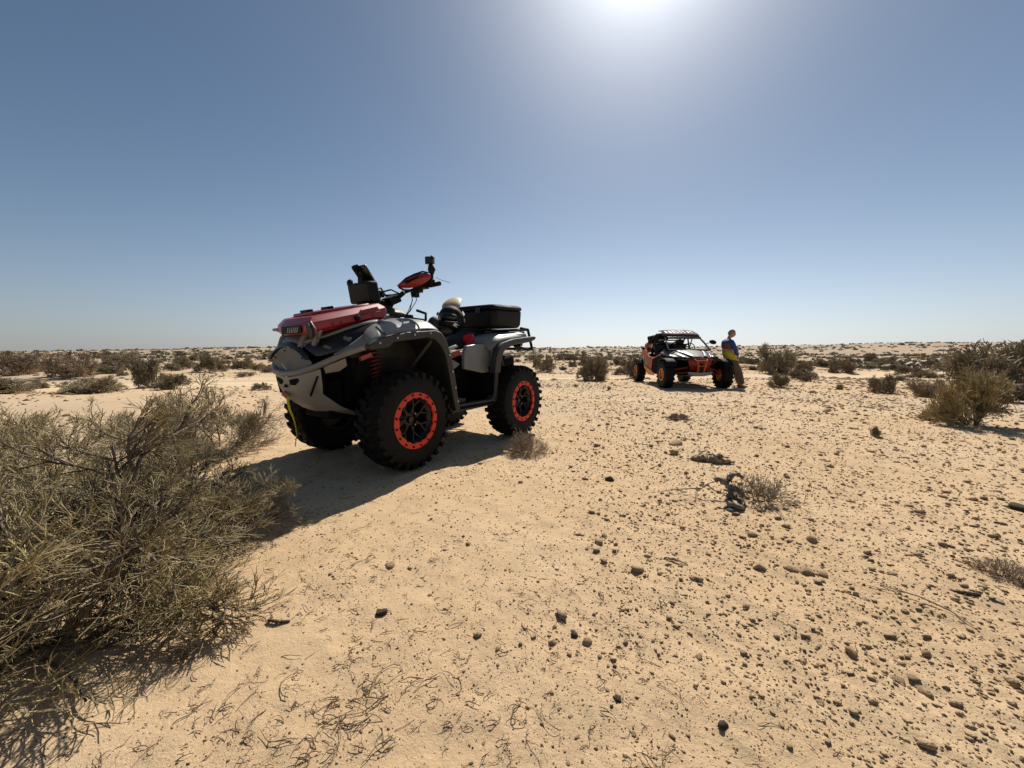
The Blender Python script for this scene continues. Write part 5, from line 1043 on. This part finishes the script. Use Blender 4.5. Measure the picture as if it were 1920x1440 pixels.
def twig_litter():
    rs = np.random.RandomState(9); V = []; F = []; o = 0
    for i in range(1700):
        th = rad(rs.uniform(-62, 48)); r = .75 * (5.5 / .75) ** rs.rand(); x = r * math.sin(th); y = r * math.cos(th)
        if x > .4 and rs.rand() < .6: continue
        near_sh = math.hypot(x + 1.6, y - 1.4) < 1.3
        if not near_sh and rs.rand() < .45: continue
        v, f = TW[rs.randint(24)]; s = rs.uniform(.2, .6); a = rs.uniform(0, 6.28); c, sn = math.cos(a), math.sin(a)
        V.append(v @ np.array([[c, sn, 0], [-sn, c, 0], [0, 0, 1.]]) * np.array([s, s, .8]) + np.array([x, y, gh(x, y) + .001])); F.append(f + o); o += len(v)
    tag(np_obj('twig_litter', np.vstack(V), np.vstack(F), M['drytwig']), 'fine litter of broken twigs on the sand under and around the shrubs', kind='stuff')
twig_litter()
# driftwood slab, twisted root, long pale stick
def lump_tube(pts, r, seed, n=12, K=44, amp=.75):
    rs = np.random.RandomState(seed); P = np.array(pts, float); t = np.linspace(0, len(P) - 1, K); Q = np.stack([np.interp(t, np.arange(len(P)), P[:, k]) for k in range(3)], -1)
    R_ = np.interp(t, np.linspace(0, len(P) - 1, len(r)), r); v, f = tubes(Q[None], R_[None], n); c = np.repeat(Q, n, 0); v = c + (v - c) * (1 + amp * (1.6 * vnoise(v[:, 0] * 60, v[:, 1] * 60 + v[:, 2] * 40, seed) + .8 * rs.normal(size=len(v)) * .5))[:, None]
    return v, f
def log_thing(name, px, py, parts, m, label, cat, rz=0, s=1.0):
    x, y = gp(px, py); o = empty(name, (x, y, gh(x, y)), rz, label=label, cat=cat); o.scale = (s,) * 3
    for pn, (v, f) in parts: q = np_obj(pn, v, f, m, False, o)
    return o
log_thing('driftwood', 1336, 866, [('trunk', lump_tube([(-.17, .02, .02), (-.08, .0, .03), (.02, -.02, .022), (.16, -.03, .018)], [.012, .026, .03, .024, .010], 1)), ('splinter', lump_tube([(-.15, .05, .03), (-.02, .05, .045), (.14, .03, .04)], [.008, .018, .006], 2)),
                                   ('branch', lump_tube([(-.12, .02, .04), (-.06, .06, .075), (-.01, .09, .085)], [.007, .004, .003], 3)), ('knot', lump_tube([(.03, .0, .04), (.06, .01, .06), (.08, .0, .05)], [.012, .018, .008], 4))], M['deadwood'], 'weathered split piece of driftwood lying on the gravel above the grey root', 'driftwood', rz=-8)
rp_ = [[(0, 0, .0), (-.015, .01, .04), (.012, .03, .08), (-.01, .05, .12), (.01, .07, .155)], [(.0, .05, .11), (-.03, .07, .14), (-.055, .08, .145), (-.05, .09, .12)], [(.01, .06, .14), (.04, .08, .165), (.08, .09, .17), (.12, .09, .15)],
       [(-.01, -.02, .01), (-.035, -.045, .03), (-.015, -.075, .035), (.015, -.08, .02), (.03, -.05, .01), (.0, -.03, .02)], [(.01, .02, .05), (.035, .0, .045), (.05, -.02, .02)], [(.01, .05, .10), (.05, .04, .09), (.09, .02, .05)], [(-.03, -.09, .0), (-.05, -.09, .012), (-.075, -.08, .004)]]
log_thing('twisted_root', 1372, 948, [('root', lump_tube(p, [.013, .019, .012, .015, .008], 10 + i, n=8, K=18, amp=.5)) for i, p in enumerate(rp_)], M['greyroot'], 'grey twisted dead root curling up from the sand beside the sprawling bush', 'root')
log_thing('dead_branch', 1310, 930, [('branch', lump_tube(p, [.004, .003, .002], 30 + i, n=5, K=12, amp=.2)) for i, p in enumerate([[(.20, .03, .10), (.08, .03, .08), (-.02, -.01, .03), (-.06, -.08, .0)], [(.06, .02, .07), (.10, -.02, .04), (.22, -.04, .02)], [(.02, .01, .05), (-.10, .05, .03), (-.22, .06, .01)]])], M['drytwig'], 'thin bare forked branch arching over the gravel left of the grey root', 'branch')
log_thing('pale_stick', 1735, 1130, [('stick', lump_tube([(-.07, .10, .01), (.0, .02, .015), (.035, -.05, .01), (.035, -.12, .004)], [.0022, .0035, .002], 40, n=5, amp=.2)), ('side_twig', lump_tube([(-.02, .05, .01), (-.08, .07, .01), (-.12, .10, .008)], [.002, .001], 41, n=5, K=8, amp=.2))], M['deadwood'], 'long pale bent stick lying on the rippled sand at right', 'stick')
log_thing('twig_knot', 1268, 1052, [('stick', lump_tube([(-.04, .01, .006), (-.01, .0, .012), (.04, -.03, .004)], [.002, .006, .002], 42, n=6, amp=.25))], M['deadwood'], 'short thick seed-pod shaped twig on the gravel in the centre', 'twig')
log_thing('dark_mass', 1905, 752, [('root', lump_tube([(-.3, 0, .0), (-.1, 0, .16), (.2, .1, .22), (.7, .2, .1)], [.05, .11, .12, .06], 43, n=10, amp=.4))], M['stone_d'], 'unclear dark mass half hidden behind the shrub at the right edge', 'dark mass')  # trunk-like lump standing in for an unclear dark mass
log_thing('crescent_bark', 1812, 1112, [('bark', lump_tube([(-.05, .02, .004), (-.01, -.005, .008), (.04, -.012, .006)], [.003, .008, .005], 44, n=6, amp=.3))], M['stone_d'], 'crescent shaped sliver of dark bark on the sand at right', 'bark')
log_thing('dark_bark', 520, 1168, [('bark', lump_tube([(-.03, .02, .004), (-.025, .0, .008), (.01, -.008, .008), (.045, .0, .004)], [.003, .005, .006, .003], 45, n=6, amp=.4))], M['stone_d'], 'charred black curl of bark on the sand right of the big foreground shrub', 'bark')
#@@LITTEREND
